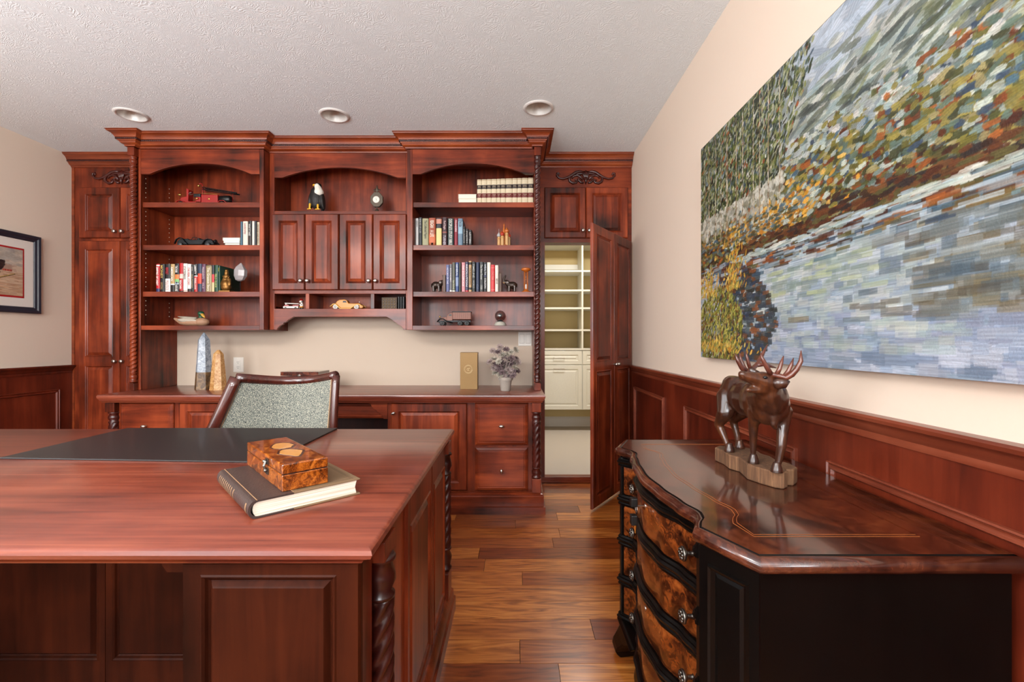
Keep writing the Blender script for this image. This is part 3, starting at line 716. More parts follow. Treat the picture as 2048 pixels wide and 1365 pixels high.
# ------------------------------------------------------------------ desk
dk = T('executive_desk', 'large cherry executive desk with rope-turned corner columns in the foreground', 'desk', (-1.145,1.29,0))
DX0, DX1, DY0, DY1, DZ = -2.05, -.24, .764, 1.811, .713
pr = [(.040,-.037),(.026,-.037),(.022,-.030),(.014,-.026),(.012,-.022),(.004,-.020),(0,-.012),(.002,-.005),(.009,0)]
P('desk_top', MB().rings([(DX0+i,DX1-i,DY0+i,DY1-i,h) for i,h in pr], FT(DZ)), TOPW, dk, smooth=True)
by0, by1 = .803, 1.775
for sx in (1,-1):
    fx = -.27 if sx > 0 else -2.02       # outer side plane
    inn = -.58 if sx > 0 else -1.71
    X = lambda v: fx - sx*v
    a_, b_ = sorted((X(.0), inn))
    mb = MB().box(*sorted((X(0.030), inn)), by0+.004, by1, .01, .676)
    mb.box(*sorted((X(0), X(.031))), .962, 1.700, .01, .676)
    mb.box(*sorted((X(0), X(.031))), by0+.004, .858, .01, .676)
    P('pedestal', mb, CZ, dk)
    for yc, r_ in ((.910,.027),(1.740,.024)):
        cx = X(-.006)
        twisted_column(dk, cx-sx*.004, yc, .19, .637, r_, .20, 5, cap_h=.085, mat=CARV, depth=.40)
        P('column_block', MB().box(*sorted((X(.03), X(-.022))), yc-.042, yc+.036, .637, .676), CZ, dk, bevel=.002)
        P('column_plinth', MB().box(*sorted((X(.03), X(-.022))), yc-.042, yc+.036, .09, .19), CZ, dk, bevel=.002)
    fr = FL(fx-.001) if sx > 0 else FR(fx+.001)
    for ya, yb_ in ((1.110,1.420),(1.440,1.700)):
        q = (ya,yb_,.10,.640); w = .022
        mb = MB().rings([(ya,yb_,.10,.675,0),(ya,yb_,.10,.675,.010),(ya+w,yb_-w,.128,.603,.010),(ya+w+.004,yb_-w-.004,.132,.599,.013),(ya+w+.009,yb_-w-.009,.137,.594,.010),(ya+w+.014,yb_-w-.014,.142,.589,.001)], fr)
        o = P('side_frame', mb, CZ, dk)
        P('panel', MB().rings([(ya+w+.015,yb_-w-.015,.143,.588,.001),(ya+w+.030,yb_-w-.030,.158,.573,.009),(ya+w+.032,yb_-w-.032,.160,.571,.009)], fr), CZ, o)
    # near face of the pedestal
    x0, x1 = sorted((fx, inn))
    lx, rx = (.033,.040)
    if sx < 0: lx, rx = rx, lx
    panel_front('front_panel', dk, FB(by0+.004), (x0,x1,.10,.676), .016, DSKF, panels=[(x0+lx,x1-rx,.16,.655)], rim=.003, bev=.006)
    prof = [(0,0),(.034,0),(.034,.050),(.028,.056),(.026,.082),(.018,.092),(.014,.100),(0,.100)]
    if sx > 0: pth = [(inn,1.2),(inn,by0),(fx,by0),(fx,by1),(inn,by1)]
    else: pth = [(fx+.31,by1),(fx,by1),(fx,by0),(inn,by0),(inn,1.2)]
    P('base_moulding', MB().sweep(pth, prof, side=1), CX, dk, smooth=True)
P('modesty_panel_backing', MB().box(-1.71, -.58, 1.276, 1.30, .02, .676), DSKF, dk)
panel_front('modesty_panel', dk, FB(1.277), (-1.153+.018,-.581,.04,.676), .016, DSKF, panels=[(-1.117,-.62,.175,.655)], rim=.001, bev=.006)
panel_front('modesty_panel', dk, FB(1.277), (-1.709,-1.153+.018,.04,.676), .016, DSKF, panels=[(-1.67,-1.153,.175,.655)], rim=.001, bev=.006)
for s_ in (1,-1):
    xb = -.58 if s_ > 0 else -1.71
    P('bracket', MB().prism([(xb,.640),(xb,.676),(xb-s_*.075,.676),(xb-s_*.062,.650),(xb-s_*.055,.640)], FB(.86), 0, .03), DSKF, dk)
# black writing pad let over the far side of the desk
mb = MB().prism([(-1.523,1.345),(-.705,1.298),(-.703,1.803),(-1.535,1.803)], FT(DZ), .0003, .0045)
tag(P('desk_pad', mb, LEATH, bevel=.001, origin=(-1.12,1.55,DZ)), 'large black leather writing pad lying on the cherry desk', 'desk pad')
# ------------------------------------------------------------------ serpentine chest against the right wall
cyc = 1.219
def interp(tb, x):
    for (a,va),(b,vb) in zip(tb, tb[1:]):
        if a <= x <= b:
            s_ = (x-a)/(b-a); s_ = s_*s_*(3-2*s_); return va+(vb-va)*s_
    return tb[-1][1]
LIPT = [(0,.336),(.10,.344),(.20,.358),(.262,.373),(.300,.366),(.318,.350),(.342,.342)]
BODT = [(0,.352),(.10,.362),(.19,.392),(.245,.405),(.285,.400),(.315,.372),(.336,.362)]
def front_pts(tb, tmax, n=40, dx=0):
    return [(interp(tb, abs(-tmax+2*tmax*i/n))+dx, cyc-tmax+2*tmax*i/n) for i in range(n+1)]
def top_outline(ins):
    # near end -> front -> far end -> wall
    pts = [(.848, .7505+ins), (.405+ins*.41, .7505+ins)]
    tm = .342-ins*.41 if ins < .03 else .25
    fp = front_pts(LIPT, .342, 44)
    res = []
    for x,y in fp:
        t = (y-cyc)/.342
        yy = cyc + t*(.342-ins*(.41 if ins < .03 else .28))
        res.append((x+ins, yy))
    pts += res + [(.405+ins*.41, 2*cyc-.7505-ins), (.848, 2*cyc-.7505-ins)]
    return pts
ch = T('serpentine_chest', 'black and burl serpentine four-drawer chest against the right wainscot', 'chest', (.60,cyc,0))
mb = MB(); prof = [(.050,.668),(.014,.670),(.004,.676),(0,.685),(.003,.694),(.011,.699),(.016,.6995)]
mb.grid([[(x,y,z) for x,y in top_outline(i)] for i,z in prof], True)
P('top_edge', mb, BURLE, ch, smooth='all')
mb = MB(); o1 = top_outline(.016); o2 = top_outline(.020); n = len(o1)
mb.grid([[(x,y,.6995) for x,y in o1],[(x,y,.6975) for x,y in o2],[(x,y,.700) for x,y in top_outline(.022)]], True)
P('top_groove', mb, BLK, ch)
def ngon_top(name, outl, z, mat, th=.008):
    m = MB(); nn_ = len(outl); m.add([(x,y,z) for x,y in outl]+[(x,y,z-th) for x,y in outl], [tuple(range(nn_)), tuple(range(nn_,2*nn_))[::-1]]+[(i,(i+1)%nn_,nn_+(i+1)%nn_,nn_+i) for i in range(nn_)])
    return P(name, m, mat, ch)
ngon_top('top_field', top_outline(.022), .700, BURLT, .006)
def inl(i):
    q = top_outline(i); q[0] = (.848-.10, q[0][1]); q[-1] = (.848-.10, q[-1][1]); return q
mb = MB()
for i,w in ((.090,.0012),(.099,.0010)):
    a_ = inl(i); b_ = inl(i+w); mb.grid([[(x,y,.7003) for x,y in a_],[(x,y,.7006) for x,y in a_],[(x,y,.7006) for x,y in b_],[(x,y,.7003) for x,y in b_]], True)
P('inlay_lines', mb, plain('honey_inlay', (176,104,52), 0.3, coat=.4), ch)
# carcass
bo = [(.846,.775),(.418,.775)] + front_pts(BODT, .336, 40, .012) + [(.418,2*cyc-.775),(.846,2*cyc-.775)]
P('carcass', MB().prism([(x,y) for x,y in bo], FT(0), .115, .669), BLK, ch)
def band(z0, z1, prof, t0=-.322, t1=.322, tb=BODT, n=44):
    # prof: list (out, frac); swept along the serpentine front
    rows = []
    for i in range(n+1):
        t = t0+(t1-t0)*i/n; x = interp(tb, abs(t)); y = cyc+t
        rows.append([(x-o, y, z0+(z1-z0)*f) for o,f in prof])
    return MB().grid(rows, True, True)
zc = [.594,.456,.322,.187]
for r_,z in enumerate(zc):
    d = P('drawer', band(z-.048, z+.050, [(-.014,0),(.003,0),(.006,.06),(.006,.94),(.003,1),(-.014,1)], -.312, .312), BURLD, ch, smooth=True)
    for s_ in (-1,1):
        t_ = s_*.2175; xx = interp(BODT, abs(t_))-.006; yy = cyc+t_
        OBJ_LAST = P('knob', MB().lathe([(.007,0),(.005,-.003),(.0045,-.012),(.008,-.016),(.0155,-.020),(.0165,-.024),(.013,-.0275),(.012,-.026),(.009,-.0285),(.003,-.030)], (xx,yy,z), 18, 'X'), PEWT, d, smooth='all')
        m3 = MB()
        for q_ in range(8):
            a3 = 2*math.pi*q_/8; m3.ell((xx-.0275, yy+.0095*math.cos(a3), z+.0095*math.sin(a3)), (.0035,.0045,.0045), n=8, m=5)
        m3.ell((xx-.0295, yy, z), (.003,.004,.004), n=8, m=5)
        P('rosette', m3, PEWT, OBJ_LAST, smooth='all')
    if r_ in (0,2):
        P('keyhole', MB().lathe([(.006,0),(.006,-.0025),(.004,-.003)], (interp(BODT,.0)-.005, cyc-.01, z+.030), 14, 'X'), NICK, d, smooth='all')
for z in (.645+.012, .5255, .389, .2545, .128):
    top = z > .64
    P('rail', band(z-.020, z+.020 if not top else .668, [(-.012,0),(.006,0),(.012,.08),(.013,.22),(.010,.30),(.016,.42),(.018,.58),(.012,.68),(.013,.80),(.008,.93),(-.012,.95)], -.330, .330), BLK, ch, smooth=True)
# corner posts and chamfers
for s_ in (-1,1):
    Yf = lambda v: cyc + s_*v
    A = Vector((.362, Yf(.336))); B = Vector((.418, Yf(.444))); d = (B-A); Ld = d.length; d.normalize(); nv = Vector((d.y,-d.x))
    if nv.x > 0: nv = -nv
    def FC(a, b, h, A=A, d=d, nv=nv): p = A+d*a+nv*h; return (p.x, p.y, b)
    mb = MB().rings([(.0,Ld,.115,.668,0),(.0,Ld,.115,.668,.004),(.018,Ld-.018,.15,.640,.004),(.021,Ld-.021,.153,.637,.009),(.026,Ld-.026,.158,.632,.007),(.031,Ld-.031,.163,.627,.0),(.038,Ld-.038,.17,.620,.002)], FC)
    P('corner_panel', mb, BLK, ch)
    P('corner_post', MB().box(.358, .376, min(Yf(.318),Yf(.337)), max(Yf(.318),Yf(.337)), .115, .668), BLK, ch, bevel=.003)
    # bracket foot
    rows = []
    for z,o,yi in ((.125,.004,.16),(.112,.014,.17),(.104,.003,.19),(.09,.004,.23),(.07,.012,.262),(.045,.024,.283),(.025,.028,.296),(.012,.020,.300),(0,.008,.304)):
        base = [(.362-o,Yf(yi)),(.362-o,Yf(.336+o*.4)),(.418-o*.6,Yf(.444+o)),(.54,Yf(.444+o)),(.54,Yf(.40)),(.44,Yf(.34)),(.42,Yf(yi+.01))]
        rows.append([(x,y,z) for x,y in base])
    P('bracket_foot', MB().grid(rows, True, True), BLK, ch, bevel=.004)
    P('rear_foot', MB().box(.76,.84,min(Yf(.36),Yf(.44)),max(Yf(.36),Yf(.44)),0,.115), BLK, ch)
P('base_apron', band(.045,.118,[(-.02,0),(.004,0),(.014,.3),(.016,.5),(.008,.8),(.012,1),(-.02,1)],-.24,.24), BLK, ch, smooth=True)
kt = T('key_tag', 'small key with black tag hanging from the chest top-drawer lock', 'key', (.33,cyc-.01,.60))
P('key', MB().tube([(.346,cyc-.01,.624),(.326,cyc-.01,.624)], .002, 6).tube([(.327,cyc-.01,.624+.009*math.sin(a_/8*6.283)) if 0 else (.322,cyc-.01+.009*math.cos(a_/8*6.283),.616+.009*math.sin(a_/8*6.283)) for a_ in range(9)], .0013, 6), NICK, kt)
P('tag', MB().box(.306,.323,cyc-.022,cyc-.002,.624,.646), BLKP, kt, bevel=.002)
P('tag', MB().box(.306,.322,cyc-.024,cyc-.004,.576,.602), BLKP, kt, bevel=.002)
P('tassel', MB().tube([(.319,cyc-.01,.580),(.319,cyc-.010,.566),(.319,cyc-.012,.552)], [.003,.004,.002], 8), GOLD, kt)

# ------------------------------------------------------------------ elk carving
el = T('elk_carving', 'carved dark wood bugling elk standing on a rough log slab on the chest', 'sculpture', (.65,1.25,.7002))
base = [(.603,1.375),(.609,1.33),(.604,1.285),(.618,1.255),(.613,1.225),(.606,1.19),(.620,1.150),(.638,1.118),(.655,1.108),(.672,1.122),(.678,1.138),(.694,1.134),(.718,1.158),(.722,1.195),(.706,1.225),(.712,1.27),(.704,1.30),(.712,1.345),(.690,1.392),(.655,1.385),(.628,1.398)]
mb = MB().prism(base, FT(.7002), .0, .041)
P('log_base', mb, BARK, el, bevel=.004)
mb = MB()
# trunk
mb.ell((.648,1.335,.906),(.043,.058,.056)); mb.ell((.648,1.27,.902),(.043,.075,.050)); mb.ell((.640,1.185,.906),(.048,.070,.058)); mb.ell((.637,1.140,.905),(.046,.048,.056))
mb.cap((.636,1.125,.875),(.632,1.105,.852),.020,.006)
mb.ell((.652,1.365,.93),(.030,.03,.03))
# neck and mane
mb.chain([(.636,1.150,.918),(.626,1.118,.925),(.612,1.100,.940)],[.048,.042,.032])
mb.cap((.632,1.112,.880),(.628,1.105,.862),.022,.010)
mb.cap((.628,1.108,.905),(.612,1.09,.935),.026,.022)
# head turned to the left, muzzle raised
mb.chain([(.608,1.090,.958),(.588,1.082,.966),(.562,1.075,.974),(.537,1.070,.980)],[.027,.024,.0155,.0110])
mb.cap((.612,1.098,.940),(.590,1.085,.948),.026,.018)
mb.chain([(.588,1.080,.946),(.566,1.073,.946),(.548,1.069,.947)],[.013,.0085,.0065])
mb.ell((.534,1.069,.984),(.010,.010,.009))
# legs
mb.chain([(.664,1.135,.885),(.660,1.122,.850),(.652,1.114,.805),(.646,1.116,.765),(.642,1.116,.752)],[.026,.0145,.0115,.0080,.0075])
mb.chain([(.616,1.160,.885),(.618,1.180,.845),(.624,1.192,.800),(.627,1.198,.765),(.628,1.198,.752)],[.022,.0125,.0095,.0070,.0065])
mb.chain([(.628,1.335,.895),(.614,1.325,.855),(.606,1.355,.815),(.616,1.335,.775),(.621,1.325,.752)],[.036,.025,.013,.009,.008])
mb.chain([(.670,1.360,.895),(.670,1.345,.855),(.664,1.385,.820),(.670,1.372,.775),(.672,1.368,.752)],[.036,.024,.012,.009,.008])
mb.cap((.650,1.385,.925),(.648,1.402,.905),.010,.006)
P('body', mb, ELKW, el, remesh=.0030, soft=4)
for x,y in ((.640,1.113),(.626,1.195),(.621,1.318),(.672,1.362)):
    P('hoof', MB().lathe([(.0145,.7415),(.0125,.750),(.009,.762),(.0075,.766)], (x,y,0), 12), ELKW, el, smooth='all', bevel=.001)
mb = MB()
mb.tube([(.600,1.070,.966),(.611,1.058,.962),(.624,1.052,.964),(.634,1.050,.969)],[.006,.013,.011,.002],10,flat=.5)
mb.tube([(.590,1.10,.982),(.576,1.112,.988),(.566,1.118,.990)],[.006,.010,.002],10,flat=.5)
P('ears', mb, ELKW, el, smooth='all')
P('eye', MB().ell((.583,1.0600,.977),(.0050,.004,.0038)), BLKP, el, smooth='all')
def AW(px,py,d): return W(px,py,d)
ant = MB()
def beam(pts, r): ant.tube([AW(*p) for p in pts], r, 10)
beam([(1519,757,1.085),(1530,753,1.078),(1544,749,1.072),(1558,752,1.066),(1572,756,1.060),(1584,749,1.055),(1594,738,1.05),(1602,722,1.046),(1602,701,1.045)], [.006,.0065,.006,.0065,.007,.0065,.006,.005,.001])
beam([(1542,749,1.072),(1534,735,1.07),(1526,720,1.07),(1521,706,1.07)],[.006,.0055,.0045,.001])
beam([(1552,751,1.068),(1559,738,1.066),(1563,725,1.066),(1567,712,1.066)],[.0055,.005,.004,.001])
beam([(1567,755,1.062),(1577,742,1.058),(1583,729,1.056),(1587,716,1.056)],[.0055,.005,.004,.001])
beam([(1578,753,1.057),(1588,744,1.053),(1596,732,1.05),(1600,718,1.048)],[.005,.005,.004,.002])
beam([(1493,750,1.105),(1494,745,1.112),(1500,740,1.12),(1508,735,1.13),(1515,728,1.14),(1521,717,1.15),(1527,705,1.155),(1535,689,1.16)],[.006,.007,.0065,.006,.0055,.005,.004,.001])
beam([(1493,746,1.112),(1484,736,1.11),(1476,722,1.11),(1470,706,1.11)],[.006,.006,.005,.001])
beam([(1494,744,1.112),(1487,733,1.115),(1482,720,1.12),(1479,706,1.12)],[.005,.005,.004,.001])
beam([(1501,739,1.122),(1497,727,1.12),(1494,715,1.12),(1492,702,1.12)],[.005,.0045,.0035,.001])
beam([(1513,731,1.135),(1526,729,1.14),(1540,732,1.15),(1553,736,1.155)],[.005,.0045,.004,.001])
P('antlers', ant, ANTW, el, smooth='all')

# ------------------------------------------------------------------ oil painting on the right wall (individual strokes)
def palette(rs, cols): c = cols[rs.randrange(len(cols))]; j = rs.uniform(.88,1.12); return [min(1,max(0,(v/255.0)*j)) for v in c]
def lin(a): return np.where(a <= .04045, a/12.92, ((a+.055)/1.055)**2.4)
def stroke(img, u, v, L_, w, ang, col, rs, alpha=.9, rect=False, dabs=None):
    H, Wd, _ = img.shape; s_ = dabs
    R_ = int(max(L_,w)*s_/2)+2; cx = u*s_; cy = v*s_
    x0, x1 = max(0,int(cx-R_)), min(Wd,int(cx+R_)+1); y0, y1 = max(0,int(cy-R_)), min(H,int(cy+R_)+1)
    if x0 >= x1 or y0 >= y1: return
    yy, xx = np.mgrid[y0:y1, x0:x1]; dx = xx-cx; dy = yy-cy; c, s2 = math.cos(ang), math.sin(ang)
    a_ = (dx*c+dy*s2)/(L_*s_/2); b_ = (-dx*s2+dy*c)/(w*s_/2)
    if rect: m = (np.abs(a_) < 1) & (np.abs(b_) < 1)
    else: m = (a_*a_+b_*b_) < 1
    m = (m*np.clip(1.25-.45*np.abs(a_)-.25*np.sin(b_*17+a_*3),.35,1))[...,None]*alpha
    ph_ = rs.random()*6; tint = (1+.08*np.sin(b_*9+ph_)+.05*np.sin(b_*23+a_*2+ph_*3))[...,None]
    img[y0:y1,x0:x1] = img[y0:y1,x0:x1]*(1-m) + np.clip(np.array(col)*tint,0,1)*m
def make_landscape(UW, VH, s_):
    rs = random.Random(11); Wd, H = int(UW*s_), int(VH*s_); img = np.zeros((H,Wd,3)); img[:] = (.45,.5,.5)
    WATER = [(146,164,178),(158,174,186),(136,154,170),(172,184,192),(122,142,158),(150,160,174),(186,194,198),(142,164,172),(178,186,190)]
    MIST = [(150,158,158),(168,176,174),(124,134,132),(186,190,184),(104,116,110),(140,154,160),(158,164,146),(196,194,188)]
    OLV = [(96,92,40),(122,116,52),(70,74,38),(142,130,64),(56,60,36),(84,104,92),(110,130,126),(150,140,96)]
    RUST = [(120,62,28),(92,44,22),(150,84,38),(70,34,22),(108,84,40),(56,40,32),(88,84,48),(70,76,70)]
    GOLDS = [(190,134,40),(206,150,52),(170,110,36),(214,170,84)]
    PALE = [(176,186,176),(156,170,162),(190,192,182),(142,162,160)]
    BLU = [(64,92,110),(52,70,92),(90,118,130)]
    TREE = [(66,84,38),(46,64,34),(92,106,50),(34,46,30),(116,124,68),(64,84,76),(52,56,34),(132,136,92),(28,36,28),(150,156,116),(120,134,130)]
    # water
    for i in range(5200):
        u = rs.uniform(0,UW); v = rs.uniform(0,.40); c = palette(rs, WATER)
        if v < .14: c = [x*.93 for x in c]; c[2] = min(1,c[2]*1.06)
        stroke(img,u,v,rs.uniform(.03,.11),rs.uniform(.008,.032),rs.gauss(0,.03),c,rs,.7,True,s_)
    for i in range(230): stroke(img,rs.uniform(.35,1.2),rs.uniform(.05,.33),rs.uniform(.02,.07),rs.uniform(.012,.026),0,palette(rs,PALE),rs,.45,True,s_)
    for i in range(60): stroke(img,rs.uniform(.5,1.0),rs.uniform(.2,.3),rs.uniform(.03,.1),.012,0,palette(rs,[(176,186,140),(120,140,130)]),rs,.5,True,s_)
    # dark reflections: left and far right
    for i in range(620):
        v = rs.uniform(.0,.36); u = rs.uniform(.2,.60-.16*abs(v-.14)/.2); stroke(img,u,v,rs.uniform(.02,.06),rs.uniform(.008,.02),rs.gauss(0,.06),palette(rs,[(44,58,68),(58,70,80),(84,52,30),(40,48,44),(74,88,92),(120,70,40),(36,52,74)]),rs,.8,True,s_)
    for i in range(260):
        u = UW-abs(rs.gauss(0,.22)); v = rs.uniform(.12,.34)
        stroke(img,u,v,rs.uniform(.03,.10),rs.uniform(.01,.025),0,palette(rs,[(88,82,70),(100,110,110),(70,88,100),(110,96,64),(140,150,150)]),rs,.55,True,s_)
    # shoreline band of reflections
    for i in range(900):
        u = rs.uniform(0,UW); v = rs.gauss(.355,.02); stroke(img,u,v,rs.uniform(.03,.09),rs.uniform(.005,.014),0,palette(rs,RUST+BLU+[(150,170,180),(170,186,196)]*3),rs,.75,True,s_)
    # misty hills
    for i in range(2600):
        u = rs.uniform(0,UW); v = rs.uniform(.56,VH); stroke(img,u,v,rs.uniform(.03,.07),rs.uniform(.014,.028),rs.gauss(.30,.45),palette(rs,MIST),rs,.6,False,s_)
    for i in range(240): stroke(img,rs.gauss(.86,.09),rs.gauss(.90,.05),rs.uniform(.04,.10),rs.uniform(.015,.03),rs.gauss(.3,.4),palette(rs,[(168,182,196),(180,190,202),(156,172,188)]),rs,.7,False,s_)
    for i in range(420):
        u = rs.uniform(.7,UW); stroke(img,u,rs.gauss(.70-.0*u,.05),rs.uniform(.03,.10),rs.uniform(.01,.02),rs.gauss(.1,.15),palette(rs,[(84,92,80),(110,118,100),(60,70,66),(130,150,150)]+PALE),rs,.7,False,s_)
    for i in range(380):
        u = UW-abs(rs.gauss(0,.30)); v = rs.gauss(.62,.12)
        if v < .4: continue
        stroke(img,u,v,rs.uniform(.03,.08),rs.uniform(.010,.02),rs.gauss(.25,.3),palette(rs,[(70,78,52),(96,104,76),(54,62,56),(120,126,84),(60,76,84),(150,158,150)]),rs,.6,False,s_)
    # hillside foliage
    for i in range(5200):
        u = rs.uniform(0,UW); v = rs.uniform(.385,.66); f = (v-.385)/.275
        if f > .75 and rs.random() < .5: cols = PALE+MIST
        elif f < .28: cols = RUST+OLV+[(60,40,30)]
        else: cols = OLV*2+RUST[:3]+PALE[:2]+BLU[:2]
        stroke(img,u,v,rs.uniform(.016,.042),rs.uniform(.009,.018),rs.gauss(.05,.2),palette(rs,cols),rs,.9,rs.random()<.3,s_)
    for i in range(520): stroke(img,rs.gauss(.55,.16),rs.gauss(.47,.035),rs.uniform(.014,.035),rs.uniform(.008,.016),rs.gauss(.1,.2),palette(rs,GOLDS+PALE[:2]+[(96,116,120)]),rs,.9,False,s_)
    for i in range(420):
        u = rs.uniform(.35,UW); stroke(img,u,rs.gauss(.400,.014),rs.uniform(.02,.06),rs.uniform(.008,.016),0,palette(rs,[(78,40,24),(92,52,28),(52,34,26),(44,38,38),(104,66,36),(84,80,44)]),rs,.9,False,s_)
    for i in range(150): stroke(img,rs.uniform(.3,UW),rs.gauss(.375,.006),rs.uniform(.03,.08),.008,0,palette(rs,PALE+[(170,192,204)]),rs,.85,False,s_)
    # pale ground behind trunks
    for i in range(700): stroke(img,rs.uniform(0,.62),rs.gauss(.585,.035),rs.uniform(.01,.03),rs.uniform(.01,.03),1.5,palette(rs,[(186,184,170),(160,160,146),(202,202,190),(120,120,100)]),rs,.75,False,s_)
    # tree crowns
    for i in range(4200):
        u = rs.uniform(0,.78); v = rs.uniform(.60,VH)
        if u > .60 and v < .60+(u-.6)*1.6: continue
        if u > .45 and rs.random() < (u-.45)*2.6: continue
        stroke(img,u,v,rs.uniform(.012,.032),rs.uniform(.006,.014),rs.gauss(1.0,.5),palette(rs,TREE*3+[(60,80,96),(150,80,44),(176,180,150)]),rs,.9,False,s_)
    for i in range(11):
        u = .03+i*.058+rs.uniform(-.015,.015); w = rs.choice([.006,.008,.015,.018])
        for j in range(46):
            v = .475+.44*j/46; stroke(img,u+rs.gauss(0,.001),v,.022,w*(1.1-.5*j/46),1.55,palette(rs,[(190,180,156),(150,130,100),(206,198,180),(120,96,72)]),rs,.8 if rs.random()<.75 else 0,False,s_)
    for i in range(200):
        u = rs.uniform(.0,.7); stroke(img,u,rs.uniform(.43,.50),rs.uniform(.015,.04),rs.uniform(.006,.012),0,palette(rs,[(60,70,50),(84,70,40),(70,96,110),(150,110,50)]),rs,.8,False,s_)
    # bush lower left
    for i in range(1700):
        a_ = rs.random()*6.283; r_ = math.sqrt(rs.random())
        u = .17+.20*r_*math.cos(a_); v = .12+.17*r_*math.sin(a_)
        stroke(img,u,v,rs.uniform(.012,.035),rs.uniform(.005,.010),rs.gauss(1.2,.5),palette(rs,[(140,142,60),(110,118,50),(166,160,74),(84,92,40),(60,52,30),(120,80,36),(176,168,90)]),rs,.95,False,s_)
    for i in range(520):
        k = rs.choice([(.30,.30,.035,.15),(.07,.29,.05,.10),(.17,.06,.12,.05)]); 
        stroke(img,rs.gauss(k[0],k[2]),k[1]+abs(rs.gauss(0,k[3]*.55))-.03,rs.uniform(.012,.030),rs.uniform(.005,.010),rs.gauss(1.3,.4),palette(rs,[(196,150,50),(206,164,70),(180,120,40),(150,146,66),(214,184,96)]),rs,.95,False,s_)
    return img
def canvas(name, img, origin_fn, parent, mat, s_):
    H, Wd, _ = img.shape
    vs_ = []; n = Wd; img = img*.91
    for j in range(H):
        for i in range(Wd): vs_.append(origin_fn(i/s_, j/s_, 0))
    o = OFF[parent.name]; arr = np.array(vs_) - np.array(o)
    me = bpy.data.meshes.new(name); me.vertices.add(len(arr)); me.vertices.foreach_set('co', arr.astype(np.float32).ravel())
    ii, jj = np.meshgrid(np.arange(Wd-1), np.arange(H-1)); b0 = (jj*Wd+ii).ravel()
    q = np.stack([b0,b0+1,b0+Wd+1,b0+Wd],axis=1).astype(np.int32)
    me.loops.add(q.size); me.polygons.add(len(q)); me.loops.foreach_set('vertex_index', q.ravel())
    me.polygons.foreach_set('loop_start', np.arange(0,q.size,4,dtype=np.int32)); me.update(calc_edges=True)
    ca = me.color_attributes.new('paint','FLOAT_COLOR','POINT'); rgba = np.ones((H*Wd,4)); rgba[:,:3] = lin(img.reshape(-1,3)); ca.data.foreach_set('color', rgba.astype(np.float32).ravel())
    me.materials.append(mat); o_ = bpy.data.objects.new(name, me); COL.objects.link(o_); o_.parent = parent; OFF[o_.name] = tuple(o)
    return o_
PW, PH, PS = 1.46, .930, 480
pa = T('landscape_painting', 'large unframed oil painting of autumn trees along a lake, right wall', 'painting', (.85,1.3,.990))
P('stretcher', MB().box(.832,.848,2.035-PW,2.035,.990,1.921), plain('canvas_edge',(120,116,96),.8), pa, bevel=.002)
P('shadow_batten', MB().box(.848,.868,2.035-PW+.05,2.035-.06,1.01,1.90), DARKM, pa)  # stand-off behind the canvas, coloured dark for the stretcher's edge shadow
canvas('painted_canvas', make_landscape(PW, PH, PS), lambda u,v,h: (.8315, 2.0345-u*(1.0), .9905+v), pa, OILM, PS)

# framed print on the left wall
fp = T('framed_print', 'black framed beach shipwreck print with red inner mat, left wall', 'picture', (XL+.02,3.2,1.50))
q = (2.45,3.149,1.249,1.778)
mb = MB(); mb.rings([(q[0],q[1],q[2],q[3],0),(q[0],q[1],q[2],q[3],.022),inset(q,.006,.026),inset(q,.018,.024),inset(q,.024,.018),inset(q,.036,.016),inset(q,.042,.010)], FL(XL+.001), cap1=False)
P('frame', mb, plain('blue_black_frame',(34,40,52),.35,coat=.3), fp)
P('mat_board', MB().rings([inset(q,.040,.006),inset(q,.040,.009),inset(q,.100,.009)], FL(XL+.001)), plain('white_mat_board',(238,232,224),.8), fp)
P('inner_mat', MB().rings([inset(q,.099,.009),inset(q,.099,.0098),inset(q,.112,.0098)], FL(XL+.001)), plain('red_mat_board',(176,14,20),.7), fp)
def make_beach():
    rs = random.Random(3); Wd, H = 200, 126; img = np.zeros((H,Wd,3)); s_ = 400
    for j in range(H):
        f = j/H; c = np.array((214,178,146))/255*(1-f)+np.array((222,208,188))/255*f
        if f > .75: c = c*(1-(f-.75)*.6)
        img[j,:] = c
    for i in range(500):
        v = rs.uniform(0,.16); stroke(img,rs.uniform(0,.5),v,rs.uniform(.03,.08),.006,0,palette(rs,[(214,176,144),(190,148,112),(226,200,172),(176,130,100)]),rs,.5,False,s_)
    for i in range(300): stroke(img,rs.uniform(0,.5),rs.uniform(.2,.31),rs.uniform(.03,.08),.02,.1,palette(rs,[(190,182,170),(170,166,160),(220,208,190)]),rs,.4,False,s_)
    for i in range(60): stroke(img,rs.gauss(.40,.03),rs.gauss(.185,.012),.02,.012,0,(.72,.60,.53),rs,.5,True,s_)
    for i in range(16): stroke(img,.375+i*.0035,.165,.006,.012,0,palette(rs,[(170,60,50),(200,90,70)]),rs,.8,True,s_)
    # beached hull
    for i in range(900):
        u = rs.uniform(.15,.375); v = rs.uniform(.150,.225)
        if v < .150+.05*max(0,(u-.345)/.030): continue
        stroke(img,u,v,.03,.010,.05,palette(rs,[(30,30,36),(44,42,46),(58,50,48)]),rs,.8,True,s_)
    for i in range(200): u = rs.uniform(.16,.35); stroke(img,u,rs.uniform(.135,.15),.03,.006,.1,palette(rs,[(70,58,58),(90,76,70)]),rs,.7,False,s_)
    stroke(img,.375,.118,.16,.007,.35,(.35,.26,.16),rs,1,True,s_); stroke(img,.38,.123,.14,.004,.35,(.8,.7,.4),rs,1,True,s_)
    stroke(img,.25,.24,.004,.10,0,(.2,.17,.15),rs,1,True,s_)
    return img
bi = make_beach()
canvas('print', bi, lambda u,v,h: (XL+.0112, 2.561+u*.965, 1.360+v*.985), fp, PRINTM, 400)
